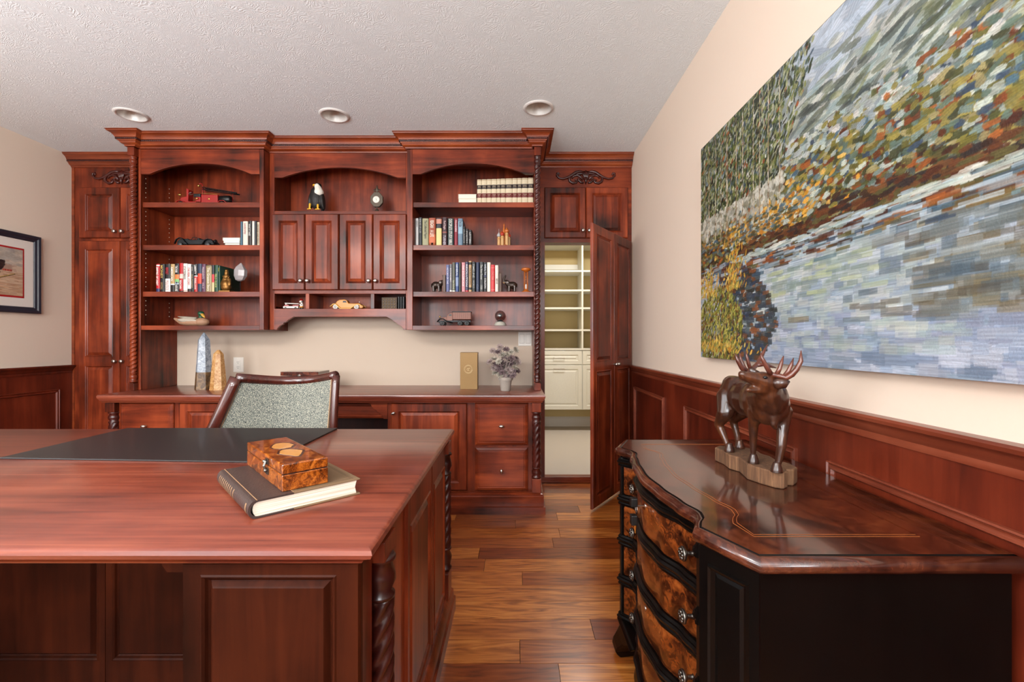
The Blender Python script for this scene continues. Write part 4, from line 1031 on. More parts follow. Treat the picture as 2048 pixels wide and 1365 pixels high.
P('glass', MB().box(XL+.0122, XL+.0132, q[0]+.040, q[1]-.040, q[2]+.040, q[3]-.040), plain('picture_glass',(255,255,255),.02,trans=1.0,spec=.3), fp)

# ------------------------------------------------------------------ books
COLM = {}
def bm_(rgb, rough=.45):
    k = (rgb, rough)
    if k not in COLM: COLM[k] = plain('book_cover_%d_%d_%d' % rgb, rgb, rough, bscale=300)
    return COLM[k]
def book(px0, px1, ztop, zb, d, rgb, label, group=None, bands=(), title=None, tcol=(230,225,215), th=.55, depth=.15, tpos=.5, round_=True, y=None, tlen=.6):
    x0, x1 = WX(px0, d)+.0004, WX(px1, d)-.0004; h = ztop-zb; w = x1-x0; cx = (x0+x1)/2
    t = T('book', label, 'book', (cx, d, zb), group=group)
    b = .0022
    # C-shaped cover: two boards + rounded spine
    n = 7; out = []; inn = []
    for i in range(n+1):
        a_ = math.pi*i/n; xx = cx-(w/2)*math.cos(a_); k = (.004 if round_ else .0015)*math.sin(a_)
        out.append((xx, d+.004-k)); inn.append((cx-(w/2-b)*math.cos(a_), d+.0065-k))
    poly = [(x0,d+depth)] + out + [(x1,d+depth),(x1-b,d+depth)] + inn[::-1] + [(x0+b,d+depth)]
    P('cover', MB().prism(poly, FT(zb+.0004), 0, h), bm_(rgb), t, smooth=True)
    P('pages', MB().box(x0+b, x1-b, d+.0066, d+depth-.003, zb+.003, zb+h-.003), PAPER, t)
    for z0, z1, c in bands:
        m = MB(); oo = [(x, y_-.0004) for x,y_ in out]
        m.prism(oo + [(x, y_+.0016) for x,y_ in out[::-1]], FT(zb), h*z0, h*z1); P('spine_band', m, bm_(c), t, smooth=True)
    for tt in (title if isinstance(title, list) else [title] if title else []):
        if isinstance(tt, str): tt = (tt, tpos, tlen, tcol)
        s_, pos, ln, tc_ = tt
        text_mesh(s_, w*th, bm_(tc_), 'title', t, lambda a,b_: (cx+b_, d-(.0048 if round_ else .0030)+ (abs(b_)/(w/2))**2*(.0016 if round_ else 0), zb+h*pos-a), w=h*ln)
    return t
ZS3 = SH[2]+.0002; ZS2 = SH[1]+.0002; ZS1 = SH[0]+.0002
G = 'books on the third shelf of the left bookcase'
dL = 3.11
def zt(py, d): return WZ(py, d)
L3 = [
 (311.7,319.0,528,(190,28,36),'red paperback with white lettering and blue foot, leftmost on its shelf',[(0,.13,(40,48,92)),(.93,.97,(236,230,226)) ],[('EMPIRE OF DEBT',.56,.66,(240,236,230))]),
 (319.6,328.8,528,(20,18,18),'black book with tall gold title MONEY on spine',[],[('MONEY',.72,.46,(196,160,84)),('INVESTING',.22,.25,(150,120,80))]),
 (329.8,340.0,528,(24,22,24),'black and white spined book with red title, right of the MONEY book',[(0,.48,(234,226,220))],[('REVOLT',.75,.24,(200,40,50)),('POLITICS',.24,.34,(190,150,150))]),
 (340.6,348.8,528,(176,146,96),'tan spined book with white lettering and black foot',[(0,.26,(24,20,20)),(.26,.30,(240,236,230))],[('AMERICAN',.65,.50,(240,232,220))]),
 (349.2,357.8,527,(20,20,22),'black book with green and orange picture mid spine',[(.30,.46,(120,180,110)),(.46,.62,(224,120,60)),(.28,.36,(190,206,224))],[('THE WAR',.80,.24,(235,230,225)),('HOUSE',.14,.22,(235,230,225))]),
 (358.2,365.6,526,(176,24,30),'red book with small portrait mid spine and white lower lettering',[(.47,.63,(214,190,176)),(0,.05,(22,20,20))],[('REAGAN',.26,.30,(240,236,230))]),
 (365.8,374.2,527,(226,222,214),'white hardcover with grey capital lettering on spine',[(.04,.06,(150,100,70))],[('STATESMAN',.68,.46,(120,110,104))]),
 (374.6,381.4,528,(230,222,218),'white book with red lettering and black foot',[(0,.12,(30,18,20))],[('THE REAL STORY',.56,.64,(170,50,56))]),
 (381.8,387.6,529,(24,24,22),'slim black book with small gold lettering between white and red-black books',[],[('OUR COUNTRY',.40,.5,(170,150,110)),('NOTES',.84,.15,(170,160,150))]),
 (387.9,394.6,528,(24,22,24),'black over red spined book with white lettering',[(0,.56,(184,44,44)),(.56,.59,(240,236,230))],[('LIBERTY',.80,.32,(236,232,226)),('REBELLION',.30,.40,(240,220,210))]),
 (394.8,402.8,527.5,(44,54,76),'navy book with plain orange-red block mid spine',[(.30,.66,(206,66,42))],None),
 (403.2,410.8,528,(92,52,76),'plum purple book with faint silver lettering',[],[('PRESIDENTS',.68,.42,(190,170,180)),('VOL II',.24,.2,(190,170,180))]),
 (411.2,422.8,530,(150,134,96),'thick tan book with white serif title, dark edge',[(.955,1.0,(90,80,48)),(0,.02,(200,190,160))],[('The Greatest Story',.47,.86,(232,224,204))]),
 (423.2,428.2,530,(34,36,44),'narrow book banded black, red and cream',[(.36,.66,(206,60,66)),(0,.36,(206,186,140))],None),
 (428.7,436.0,530,(22,66,46),'dark green book with small pale yellow lettering',[],[('FIELD GUIDE',.42,.5,(170,180,110))]),
]
for a_,b_,yt,c,lab,bands,ti in L3: book(a_,b_,zt(yt,dL),ZS3,dL,c,lab,G,bands,ti,depth=.16)
# big green volume ending the row, its cover turned into view
book(436.4,440.2,zt(531.5,dL),ZS3,dL,(18,58,44),'green picture-covered volume at the right end, behind the bronze figure bookend',G,[],[('Wild',.86,.14,(190,180,60))],depth=.22)
G = 'upright books on the second shelf of the left bookcase'
L2 = [(480.3,484.6,443,(58,92,110),'thin teal book leaning at the left of the upright group',[],None,1),
 (485.2,495.2,442.5,(214,204,190),'thick cream book with faint red lettering beside thin teal one',[],[('Leadership',.70,.44,(170,110,110))],0),
 (496.2,503.0,441.5,(26,24,24),'black book with white upper lettering between two cream books',[(.0,.38,(44,30,24))],[('WHAT IT TAKES',.64,.48,(210,206,200))],0),
 (503.6,508.6,442.2,(208,204,196),'thin off-white book, third from the right post of its shelf',[],None,0),
 (509.0,513.0,441.5,(30,32,38),'thin charcoal book left of the last tan one',[],None,0),
 (513.6,518.8,444,(196,180,152),'slim tan book against the right post of the left bookcase',[],[('ON WAR AND PEACE',.5,.8,(90,70,60))],0)]
for a_,b_,yt,c,lab,bands,ti,ln in L2: book(a_,b_,zt(yt,dL),ZS2,dL,c,lab,G,bands,ti,depth=.17)
def flat_book(x0, x1, y0, y1, z0, z1, rgb, label, group, spine='R'):
    t = T('book', label, 'book', ((x0+x1)/2,(y0+y1)/2,z0), group=group); b = .002
    m = MB().box(x0,x1,y0,y1,z0,z0+b).box(x0,x1,y0,y1,z1-b,z1)
    if spine == 'L': m.box(x0,x0+b,y0,y1,z0+b,z1-b)
    else: m.box(x1-b,x1,y0,y1,z0+b,z1-b)
    P('cover', m, bm_(rgb), t); P('pages', MB().box(x0+b+.001,x1-b-.001,y0+.002,y1-.002,z0+b,z1-b), PAPER, t)
    return t
G = 'books lying flat on the second shelf of the left bookcase'; z = ZS2
for (a_,b_,h,c,lab) in ((447,479.5,.0085,(226,220,212),'thin white book lying flat at the bottom of the small left stack'),(449,479.5,.0150,(60,56,58),'flat grey-covered book second from bottom of the left stack'),(447,479.5,.0165,(220,214,206),'flat white book third up in the left bookcase stack'),(445.5,480,.0185,(230,224,214),'topmost cream book lying flat on the left bookcase stack')):
    flat_book(WX(a_,3.12), WX(b_,3.12), 3.12, 3.27, z, z+h, c, lab, G, 'L'); z += h+.0003
# right bookcase: top shelf
G = 'books lying flat on the top shelf of the right bookcase'; z = ZS1
for (a_,b_,h,lab) in ((917,953.4,.038,'lower thick cream book lying flat beside the cream encyclopedia set'),(916.5,953,.031,'upper cream book lying flat beside the cream encyclopedia set')):
    flat_book(WX(a_,3.12), WX(b_,3.12), 3.12, 3.26, z, z+h, (206,196,176), lab, G, 'L'); z += h+.0003
G = 'cream encyclopedia volumes on the top shelf of the right bookcase'
xs = [954.2,963.4,973.6,982.8,993.8,1001.2,1011.4,1024.8,1034.6,1043.8,1056.0,1066.6]
nth = ['first','second','third','fourth','fifth','sixth','seventh','eighth','ninth','tenth','last']
for i in range(11):
    wd_ = 'wide' if xs[i+1]-xs[i] > 11 else 'narrow' if xs[i+1]-xs[i] < 8 else 'medium'
    book(xs[i], xs[i+1], zt(359-3.6*i/10,dL), ZS1, dL, (208,194,164), 'cream volume with black and maroon bands, %s in set of eleven from left, %s spine' % (nth[i], wd_), G,
         [(.61,.77,(44,34,34)),(.25,.43,(108,40,36)),(.955,.975,(150,120,80))], [('ROYAL',.71,.10,(170,150,130))] and None, depth=.17)
    o = COL.objects
# small lettering on the bands (horizontal)
for i in range(11):
    pass
G = 'books on the second shelf of the right bookcase'
R2 = [(828.7,831.0,437,(120,104,100),'thin dull grey book against the left post of the right bookcase',[],None,.0),
 (831.2,836.8,436.4,(196,196,194),'pale grey-white book with tiny dark mark, second shelf far left',[],[('ESSAYS',.8,.2,(120,120,120))],0),
 (837.2,844.0,434.6,(30,34,38),'black book with grey right strip beside the pale grey one',[],[('MEMOIRS OF A LIFE',.70,.5,(150,150,150))],0),
 (844.4,857.0,436.8,(150,146,112),'thick khaki book with two lines of dark lettering',[],[('The Collected Papers',.60,.66,(60,60,40))],0),
 (857.5,871.0,435.8,(150,66,36),'thick rust orange book with white lettering',[(.0,.42,(196,98,52)),(.0,.12,(206,116,66))],[('REAGAN',.78,.26,(232,220,200)),('A LIFE',.44,.24,(225,210,190))],0),
 (872.2,883.2,436.0,(28,28,36),'book with portrait at the spine top and cream lower part',[(.0,.64,(216,196,132)),(.80,.97,(190,130,110))],None,0),
 (884.4,894.0,434.4,(52,24,30),'dark maroon book, tallest beside the portrait book',[(.46,.50,(140,70,60))],[('Red Eagle',.72,.30,(200,170,170)),('TURNER',.20,.34,(190,180,190))],0),
 (895.4,907.2,436.6,(46,60,60),'thick dark green study bible with large white title',[],[('DISCIPLE\'S STUDY BIBLE',.50,.94,(214,214,204))],0),
 (908.4,915.2,436.8,(130,22,42),'crimson book with narrow white upper lettering',[],[('FOUNDERS',.72,.42,(226,200,200))],0),
 (915.8,925.4,436.8,(96,120,140),'blue-grey art covered book next to the crimson one',[(.45,.9,(140,170,190))],[('THE SEA',.80,.22,(40,50,60))],0),
 (925.8,930.6,453.0,(28,28,30),'small black book with silver lettering, tallest of the small trio',[],[('CLASSICS',.5,.7,(160,160,160))],0),
 (931.0,936.8,457.2,(34,32,34),'small black book with silver lettering, middle of the small trio',[],[('POETRY',.5,.7,(170,168,166))],0),
 (937.2,943.6,460.0,(26,26,28),'small black book with silver lettering, lowest at right end of its row',[],[('LETTERS',.5,.7,(190,188,186))],0)]
for a_,b_,yt,c,lab,bands,ti,ln in R2: book(a_,b_,zt(yt,dL),ZS2,dL,c,lab,G,bands,ti,depth=.17 if a_ < 925 else .11)
G = 'books between the elephant bookends'
R3 = [(892.2,898.6,529.6,(92,98,140),'blue-violet book, first beside the left elephant bookend',[],[('HISTORY OF THE',.6,.6,(200,200,220))]),
 (899.0,904.0,528.2,(110,110,116),'slim grey book right of the blue-violet one',[(0,.07,(220,216,210))],[('ECONOMIC',.6,.5,(210,205,210))]),
 (904.3,910.4,524.8,(86,86,74),'grey-olive book with pale lower lettering',[(0,.06,(200,200,190))],[('NATIONS',.24,.3,(190,190,160))]),
 (911.0,917.2,524.6,(60,80,130),'blue book with white lettered top and light blue middle',[(.20,.50,(130,146,180))],[('GENERAL',.74,.4,(220,225,230))]),
 (917.8,921.6,524.6,(70,70,62),'very slim dark olive book before the pink one',[],None),
 (923.2,930.2,524.8,(206,140,146),'pink and white book with red edges',[],[('THE GOLDEN AGE',.55,.7,(240,226,226))]),
 (930.5,936.6,523.6,(58,60,84),'dark blue book with white letters and red foot',[(0,.06,(190,40,50))],[('RESOLUTION',.55,.72,(224,222,226))]),
 (937.4,943.2,521.8,(186,150,108),'tallest book, tan middle with black ends',[(.88,.96,(30,28,26)),(.08,.15,(30,28,26))],[('TRADITION',.52,.54,(70,54,38))]),
 (943.9,950.8,523.4,(30,32,32),'black book with large grey letters near the tallest tan one',[(0,.02,(80,80,80))],[('TIMELINE',.70,.46,(160,164,160)),('WORLD',.26,.26,(150,150,150))]),
 (952.0,958.6,524.4,(26,40,72),'glossy navy blue book without bright title',[],[('ATLAS',.18,.16,(110,120,140))]),
 (959.4,966.8,523.8,(52,54,54),'charcoal book with pale lettering right of the navy one',[],[('The New Power',.66,.5,(190,190,184)),('1950',.16,.14,(190,190,184))]),
 (967.3,973.8,524.6,(22,24,30),'black book with bold white vertical letters',[(.52,.56,(60,60,100))],[('WEALTH',.76,.36,(200,206,214)),('COLSON',.30,.34,(220,220,220))]),
 (974.2,981.0,524.6,(232,222,206),'ivory white book with orange right edge',[],None),
 (981.5,989.6,529.4,(200,48,52),'bright red book without picture, near the right end',[(.88,.90,(226,120,110)),(.08,.10,(226,120,110))],[('THE FIRM',.6,.3,(224,120,110))]),
 (990.2,996.8,530.4,(226,216,204),'cream-white book, last beside the right brown block',[],[('MERE LIFE',.40,.2,(120,100,90))])]
for a_,b_,yt,c,lab,bands,ti in R3: book(a_,b_,zt(yt,dL),ZS3,dL,c,lab,G,bands,ti,depth=.15)

# band lettering of the cream set as one narrow title each
bi_ = 0
for o in list(COL.objects):
    if o.get('group') == 'cream encyclopedia volumes on the top shelf of the right bookcase':
        pr_ = [c for c in o.children if c.name.startswith('cover')][0]
        xs_ = [v.co.x for v in pr_.data.vertices]; w_ = max(xs_)-min(xs_); cx_ = o.location.x
        hh = max(v.co.z for v in pr_.data.vertices)
        for fz, s_ in ((.71,'HISTORY'),(.665,'OF THE'),(.36,'VOLUME'),(.31,'%d' % (bi_+1))):
            text_mesh(s_, .0055, bm_((190,170,140)), 'title', o, lambda a,b_: (cx_+a, dL-.0046, ZS1+hh*fz+b_), w=w_*(.6 if len(s_) > 2 else .14))
        bi_ += 1

# ------------------------------------------------------------------ bookends and shelf ornaments
t = T('figure_bookend', 'bronze seated figure bookend holding up the end of the left book row', 'bookend', (WX(451,3.16),3.16,ZS3))
BRZ = plain('antique_bronze', (132,92,44), .35, metal=.7, bump=.4, bscale=120)
cx = WX(452.2,3.125); z = ZS3; mb = MB()
mb.ell((cx,3.125,z+.036),(.034,.026,.032)); mb.ell((cx,3.122,z+.057),(.026,.022,.028)); mb.ell((cx-.006,3.13,z+.087),(.022,.02,.020)); mb.ell((cx-.004,3.13,z+.110),(.026,.016,.010)); mb.ell((cx,3.13,z+.132),(.015,.014,.018)); mb.ell((cx,3.13,z+.150),(.012,.012,.010))
mb.cap((cx-.02,3.13,z+.09),(cx-.03,3.12,z+.055),.009,.008); mb.cap((cx+.02,3.13,z+.09),(cx+.03,3.12,z+.055),.009,.008)
P('figure', mb, BRZ, t, remesh=.004, soft=2)
P('plinth', MB().box(cx-.038,cx+.038,3.10,3.155,z+.0004,z+.012), BRZ, t, bevel=.002)
t = T('crystal_on_stand', 'clear faceted crystal point on thin clear stand, left bookcase third shelf', 'crystal', (WX(481.5,3.2),3.2,ZS3))
QZ = plain('frosted_quartz', (168,160,160), .18, spec=.6, coat=.4, bump=.3, bscale=60)
mb = MB(); rows = []
for (px,w_,h_) in ((482,1.0,526.0),(480.5,8.5,534),(481,12.8,541),(480.5,12.6,552),(479.5,8.5,560),(479,3,562.5)):
    x = WX(px,3.2); zz = WZ(h_,3.2); r_ = w_*3.2/F
    rows.append([(x+r_*math.cos(2*math.pi*k/7+.3), 3.2+r_*.7*math.sin(2*math.pi*k/7+.3), zz) for k in range(7)])
mb.grid(rows, True, True); P('crystal', mb, QZ, t)
P('stand_rod', MB().lathe([(.0022,ZS3+.004),(.0022,WZ(560,3.2))], (WX(480.5,3.2),3.2,0), 8).lathe([(.028,ZS3),(.028,ZS3+.005)], (WX(480.5,3.2),3.2,0), 20), plain('clear_acrylic',(200,210,210),.05,trans=.9), t)

def wheel(mb, c, r, w=.012, axis='Y'):
    mb.lathe([(r*.55,-w/2),(r*.9,-w/2),(r,-w/3),(r,w/3),(r*.9,w/2),(r*.55,w/2),(r*.5,w*.2),(r*.2,w*.25),(r*.18,w*.5),(r*.02,w*.55)], c, 18, axis)
def wheels(t, pts, r, w, tyre, hub, front=-1):
    for c in pts:
        o = P('wheel', MB().lathe([(r*.62,-w/2),(r*.92,-w/2),(r,-w/3),(r,w/3),(r*.92,w/2),(r*.62,w/2)], c, 20, 'Y'), tyre, t, smooth='all')
        P('hub', MB().lathe([(r*.6,front*w*.35),(r*.55,front*w*.55),(r*.25,front*w*.45),(r*.2,front*w*.8),(r*.02,front*w*.85)], c, 16, 'Y'), hub, o, smooth='all')
# ladder fire engine, top left shelf
d = 3.16; sc = d/F
def fx(px): return WX(px, d)
def fz(py): return WZ(py, d)+ .0
zb = ZS1
RED = plain('fire_engine_red', (150,20,16), .25, coat=.5); BRASS = plain('model_brass', (206,164,90), .25, metal=.9)
t = T('model_fire_engine', 'antique red model ladder fire engine on the top shelf, left bookcase', 'model fire engine', (fx(411),d,zb))
cz = lambda py: fz(py)
P('chassis', MB().box(fx(356),fx(462),d+.008,d+.052,zb+.012,zb+.020), RED, t)
mb = MB().box(fx(402),fx(435),d,d+.06,zb+.018,cz(389)); mb.box(fx(376),fx(400),d+.004,d+.056,zb+.018,zb+.034); mb.box(fx(390),fx(400),d+.004,d+.056,zb+.018,cz(393))
P('body', mb, RED, t, bevel=.003)
P('hood', MB().prism([(fx(358),zb+.02),(fx(375),zb+.02),(fx(375),cz(390)),(fx(358),cz(394))], FB(d+.046), 0, .034), RED, t, bevel=.003)
P('lamps', MB().ell((fx(357),d+.01,cz(388.5)),(.014,.008,.007)).ell((fx(394),d-.002,cz(397)),(.010,.006,.006)).ell((fx(393.5),d+.02,cz(369.5)),(.009,.009,.009)), BRASS, t, smooth='all')
P('dashboard', MB().prism([(fx(372),cz(401)),(fx(375),cz(401)),(fx(376),cz(378)),(fx(371.5),cz(376))], FB(d+.052), 0, .046), RED, t)
P('seat', MB().box(fx(385),fx(399),d+.008,d+.052,cz(393),cz(386)), BLKP, t, bevel=.004)
P('steering_wheel', MB().tube([(fx(378)+.012*math.cos(a_*.785),d+.02+.014*math.sin(a_*.785),cz(385)+.008*math.cos(a_*.785)) for a_ in range(9)], .0018, 6).tube([(fx(378),d+.02,cz(385)),(fx(373),d+.02,cz(391))],.0018,6), NICK, t)
mb = MB().tube([(fx(401),d+.02,zb+.02),(fx(401),d+.02,cz(369)),(fx(399.5),d+.02,cz(365.5)),(fx(397),d+.02,cz(364.2)),(fx(394),d+.02,cz(366.5))], .0025, 8).tube([(fx(401),d+.045,zb+.02),(fx(401),d+.045,cz(370))], .0025, 8).tube([(fx(460),d+.03,zb+.02),(fx(460),d+.03,cz(376))], .0012, 6)
P('ladder_post', mb, RED, t)
mb = MB()
for yo in (.014,.046): mb.tube([(fx(402),d+yo,cz(372.5)),(fx(471),d+yo,cz(384))], .003, 6).tube([(fx(402),d+yo,cz(377)),(fx(471),d+yo,cz(385.5))], .003, 6)
for i in range(12):
    f = i/11; x = fx(402+66*f); mb.tube([(x,d+.014,cz(374+10.5*f)),(x,d+.046,cz(374+10.5*f))], .002, 6)
P('ladder', mb, BLKM, t)
P('rail', MB().tube([(fx(404),d,cz(387)),(fx(404),d,cz(383.5)),(fx(438),d,cz(387.0)),(fx(438),d,cz(389))], .0014, 6).tube([(fx(404),d+.001,cz(386.5)),(fx(435),d+.001,cz(388.6))], .0014, 6).ell((fx(418),d-.002,cz(397.6)),(.007,.003,.006)), BRASS, t)
P('boiler', MB().lathe([(.004,fx(435)),(.026,fx(436)),(.027,fx(455)),(.02,fx(458)),(.003,fx(459))], (0,d+.03,cz(396.5)), 18, 'X'), BLKP, t, smooth='all')
wheels(t, [(fx(361),d+.002,zb+.017),(fx(361),d+.058,zb+.017),(fx(443),d+.002,zb+.017),(fx(443),d+.058,zb+.017)], .0168, .008, BLKP, BRASS)
P('fender', MB().tube([(fx(351),d+.002,zb+.022),(fx(355),d+.002,zb+.036),(fx(362),d+.002,zb+.040),(fx(368),d+.002,zb+.028),(fx(373),d+.002,zb+.012)], .003, 6, flat=2).tube([(fx(434),d+.002,zb+.022),(fx(440),d+.002,zb+.038),(fx(447),d+.002,zb+.038),(fx(453),d+.002,zb+.022)], .003, 6, flat=2), RED, t)

def vintage_car(name, label, cat, d, zb, px0, px1, outline, fend, wl, r, bodym, fendm, tyre, hub, depth=.06, windows=None, extra=None):
    t = T(name, label, cat, (WX((px0+px1)/2,d),d+depth/2,zb))
    P('body', MB().prism([(WX(a,d),WZ(b,d)) for a,b in outline], FB(d+depth*.82), 0, depth*.64), bodym, t, bevel=.004, bseg=3)
    for y in (d+.006, d+depth-.006):
        for f in fend: P('fender', MB().tube([(WX(a,d),y,WZ(b,d)) for a,b in f], .0042, 8, flat=2.0), fendm, t, smooth='all')
    wheels(t, [(WX(a,d),y,zb+r) for a in wl for y in (d+.005,d+depth-.005)], r, .009, tyre, hub)
    if windows:
        P('window', MB().prism([(WX(a,d),WZ(b,d)) for a,b in windows], FB(d+depth*.18+.0005), 0, .001), BLKP, t)
    return t
GUN = plain('dark_cast_metal', (44,46,48), .35, metal=.7)
t = vintage_car('model_roadster', 'dark grey cast metal vintage roadster model, second shelf of left bookcase', 'model car', 3.14, ZS2, 348, 430,
    [(351,488),(351,481),(356,477),(372,476),(376,478.5),(388,478.5),(392,477),(424,479),(426,488)],
    [[(348,487),(352,478),(358,475),(364,477),(369,484),(374,488.5)],[(404,488),(408,480),(414,477.5),(421,479),(427,487)]], (359,414), .0175, GUN, GUN, plain('dark_rubber',(34,34,36),.6), plain('dull_steel',(120,124,126),.35,metal=.8), depth=.07)
d = 3.14
P('windscreen', MB().tube([WX(378,d)and(WX(377,d),d+.02,WZ(480,d)),(WX(382,d),d+.02,WZ(473,d)),(WX(389,d),d+.02,WZ(473.5,d))], .002, 6).tube([(WX(377,d),d+.05,WZ(480,d)),(WX(382,d),d+.05,WZ(473,d)),(WX(389,d),d+.05,WZ(473.5,d))], .002, 6), GUN, t)
P('running_board', MB().box(WX(370,d),WX(404,d),d+.0,d+.014,ZS2+.004,ZS2+.008), GUN, t)
P('seat_back', MB().box(WX(391,d),WX(395,d),d+.016,d+.054,WZ(480,d),WZ(474.5,d)), GUN, t, bevel=.003)
P('spare_wheel', MB().lathe([(.005,-.004),(.014,-.004),(.015,0),(.014,.004),(.005,.004)], (WX(425,d),d+.035,WZ(481,d)), 16, 'X'), GUN, t, smooth='all')
GLD = plain('amber_lacquer_wood', (206,132,44), .3, coat=.5); CRM = plain('pale_maple', (226,176,96), .35, coat=.4)
zb = 1.2842
t = vintage_car('model_coupe', 'honey wood vintage coupe model in the middle cubbyhole of the hutch', 'model car', 3.17, zb, 659, 727,
    [(664,616),(661,612),(668,608.5),(672,602),(677,599),(687,598.5),(692,600),(695,606),(712,606.5),(717,606),(722,610),(726,614),(722,616)],
    [[(660,613),(666,608),(671,608),(676,613),(680,617),(700,617),(707,612),(713,608.5),(719,609),(726,613)]], (670.5,712.5), .0168, GLD, CRM, plain('white_wall_rubber',(206,204,200),.5), NICK, depth=.075,
    windows=[(684,604.8),(684.5,601.2),(690,601.2),(692.5,604.8)])
P('hood_ornament', MB().ell((WX(716,3.17),3.20,WZ(603.6,3.17)),(.004,.004,.008)), NICK, t, smooth='all')
# six wheel truck
d = 3.14; WB = plain('brown_truck_wood', (122,62,34), .4, coat=.2)
t = T('model_truck', 'brown wooden six-wheel cargo truck model, bottom shelf of right bookcase', 'model truck', (WX(908,d),d,1.1662))
zb = 1.1662
P('cargo_box', MB().box(WX(905,d),WX(941.5,d),d,d+.08,WZ(638.6,d),WZ(624.5,d)), WB, t, bevel=.001)
mb = MB()
for i in range(9): x = WX(906.5+i*4.1,d); mb.box(x-.0008,x+.0008,d-.0012,d,WZ(638,d),WZ(625,d))
P('slats', mb, plain('dark_truck_slats',(96,50,34),.5), t)
P('cargo_roof', MB().box(WX(903.5,d),WX(942.2,d),d-.003,d+.083,WZ(624.5,d),WZ(622.6,d)), BLKM, t, bevel=.001)
P('cab', MB().prism([(WX(893,d),WZ(641,d)),(WX(904.6,d),WZ(641,d)),(WX(904.6,d),WZ(625.5,d)),(WX(899,d),WZ(625.8,d)),(WX(895,d),WZ(629,d)),(WX(893,d),WZ(633,d))], FB(d+.068), 0, .058), WB, t, bevel=.002)
P('cab_window', MB().prism([(WX(896.3,d),WZ(631.5,d)),(WX(902.6,d),WZ(631.5,d)),(WX(902.6,d),WZ(628.2,d)),(WX(898,d),WZ(628.4,d))], FB(d+.0098), 0, .0006), BLKP, t)
P('hood', MB().prism([(WX(878,d),WZ(642,d)),(WX(893,d),WZ(642,d)),(WX(893,d),WZ(633.5,d)),(WX(880,d),WZ(635.5,d)),(WX(878,d),WZ(637,d))], FB(d+.060), 0, .042), WB, t, bevel=.002)
P('chassis', MB().box(WX(876,d),WX(941,d),d+.01,d+.07,WZ(644,d),WZ(640.5,d)), BLKM, t)
for y in (d+.006, d+.074): P('fender', MB().tube([(WX(874,d),y,WZ(644,d)),(WX(879,d),y,WZ(637.5,d)),(WX(886,d),y,WZ(637.5,d)),(WX(894,d),y,WZ(643,d)),(WX(902,d),y,WZ(644.5,d))], .004, 8, flat=2), BLKM, t, smooth='all')
P('headlamp', MB().ell((WX(879.4,d),d+.01,WZ(633.4,d)),(.006,.006,.006)), BRASS, t, smooth='all')
wheels(t, [(WX(a,d),y,zb+.0178) for a in (884.5,919.8,933.5) for y in (d+.006,d+.074)], .0178, .011, BLKP, GUN)
# toy white fire truck and dalmatian figurine
d = 3.16; zb = 1.2842
t = T('toy_fire_truck', 'small white and red toy ladder truck in the left cubbyhole', 'toy truck', (WX(581,d),d,zb))
WTOY = plain('white_toy_enamel',(222,216,208),.35)
P('body', MB().box(WX(566,d),WX(596,d),d,d+.045,zb+.006,zb+.020), WTOY, t, bevel=.002)
P('cab', MB().box(WX(568,d),WX(577,d),d,d+.045,zb+.020,zb+.030), RED, t, bevel=.003)
P('side_box', MB().box(WX(585,d),WX(597,d),d,d+.045,zb+.020,zb+.028), RED, t, bevel=.002)
P('ladder', MB().tube([(WX(568,d),d+.012,zb+.042),(WX(595.5,d),d+.012,zb+.037)], .003, 6).tube([(WX(568,d),d+.032,zb+.042),(WX(595.5,d),d+.032,zb+.037)], .003, 6).box(WX(569,d),WX(571,d),d+.012,d+.032,zb+.028,zb+.043), WTOY, t)
wheels(t, [(WX(a,d),y,zb+.0075) for a in (571,591) for y in (d+.001,d+.044)], .0073, .005, BLKP, NICK)
t = T('dalmatian_figurine', 'small seated dalmatian figurine in a red helmet, left cubbyhole', 'figurine', (WX(603.5,d),d,zb))
x = WX(603,d); mb = MB().ell((x,d,zb+.026),(.013,.012,.017)).ell((x-.001,d-.004,zb+.052),(.0105,.011,.010)).ell((x-.004,d-.012,zb+.049),(.006,.007,.005)).cap((x,d,zb+.035),(x,d,zb+.048),.008,.008)
P('body', mb, WTOY, t, remesh=.0022, soft=2)
mb = MB()
for a_,b_,c_ in ((.004,-.010,.030),(-.007,-.009,.022),(.010,-.004,.018),(-.002,-.0115,.037),(.007,-.011,.052),(-.004,-.006,.014)): mb.ell((x+a_,d+b_-.001,zb+c_),(.0028,.002,.0028))
P('spots', mb, BLKP, t); P('ears', MB().ell((x-.011,d,zb+.052),(.003,.004,.007)).ell((x+.010,d,zb+.052),(.003,.004,.007)), BLKP, t, smooth='all')
P('helmet', MB().lathe([(.014,zb+.058),(.013,zb+.060),(.009,zb+.062),(.008,zb+.067),(.003,zb+.070)], (x,d,0), 16), RED, t, smooth='all')
P('boots', MB().box(x-.012,x-.002,d-.014,d+.006,zb,zb+.010).box(x+.002,x+.012,d-.014,d+.006,zb,zb+.010), BLKP, t, bevel=.002); P('belt', MB().lathe([(.0135,zb+.010),(.0145,zb+.014),(.0135,zb+.018)], (x,d,0), 14), GLD, t)
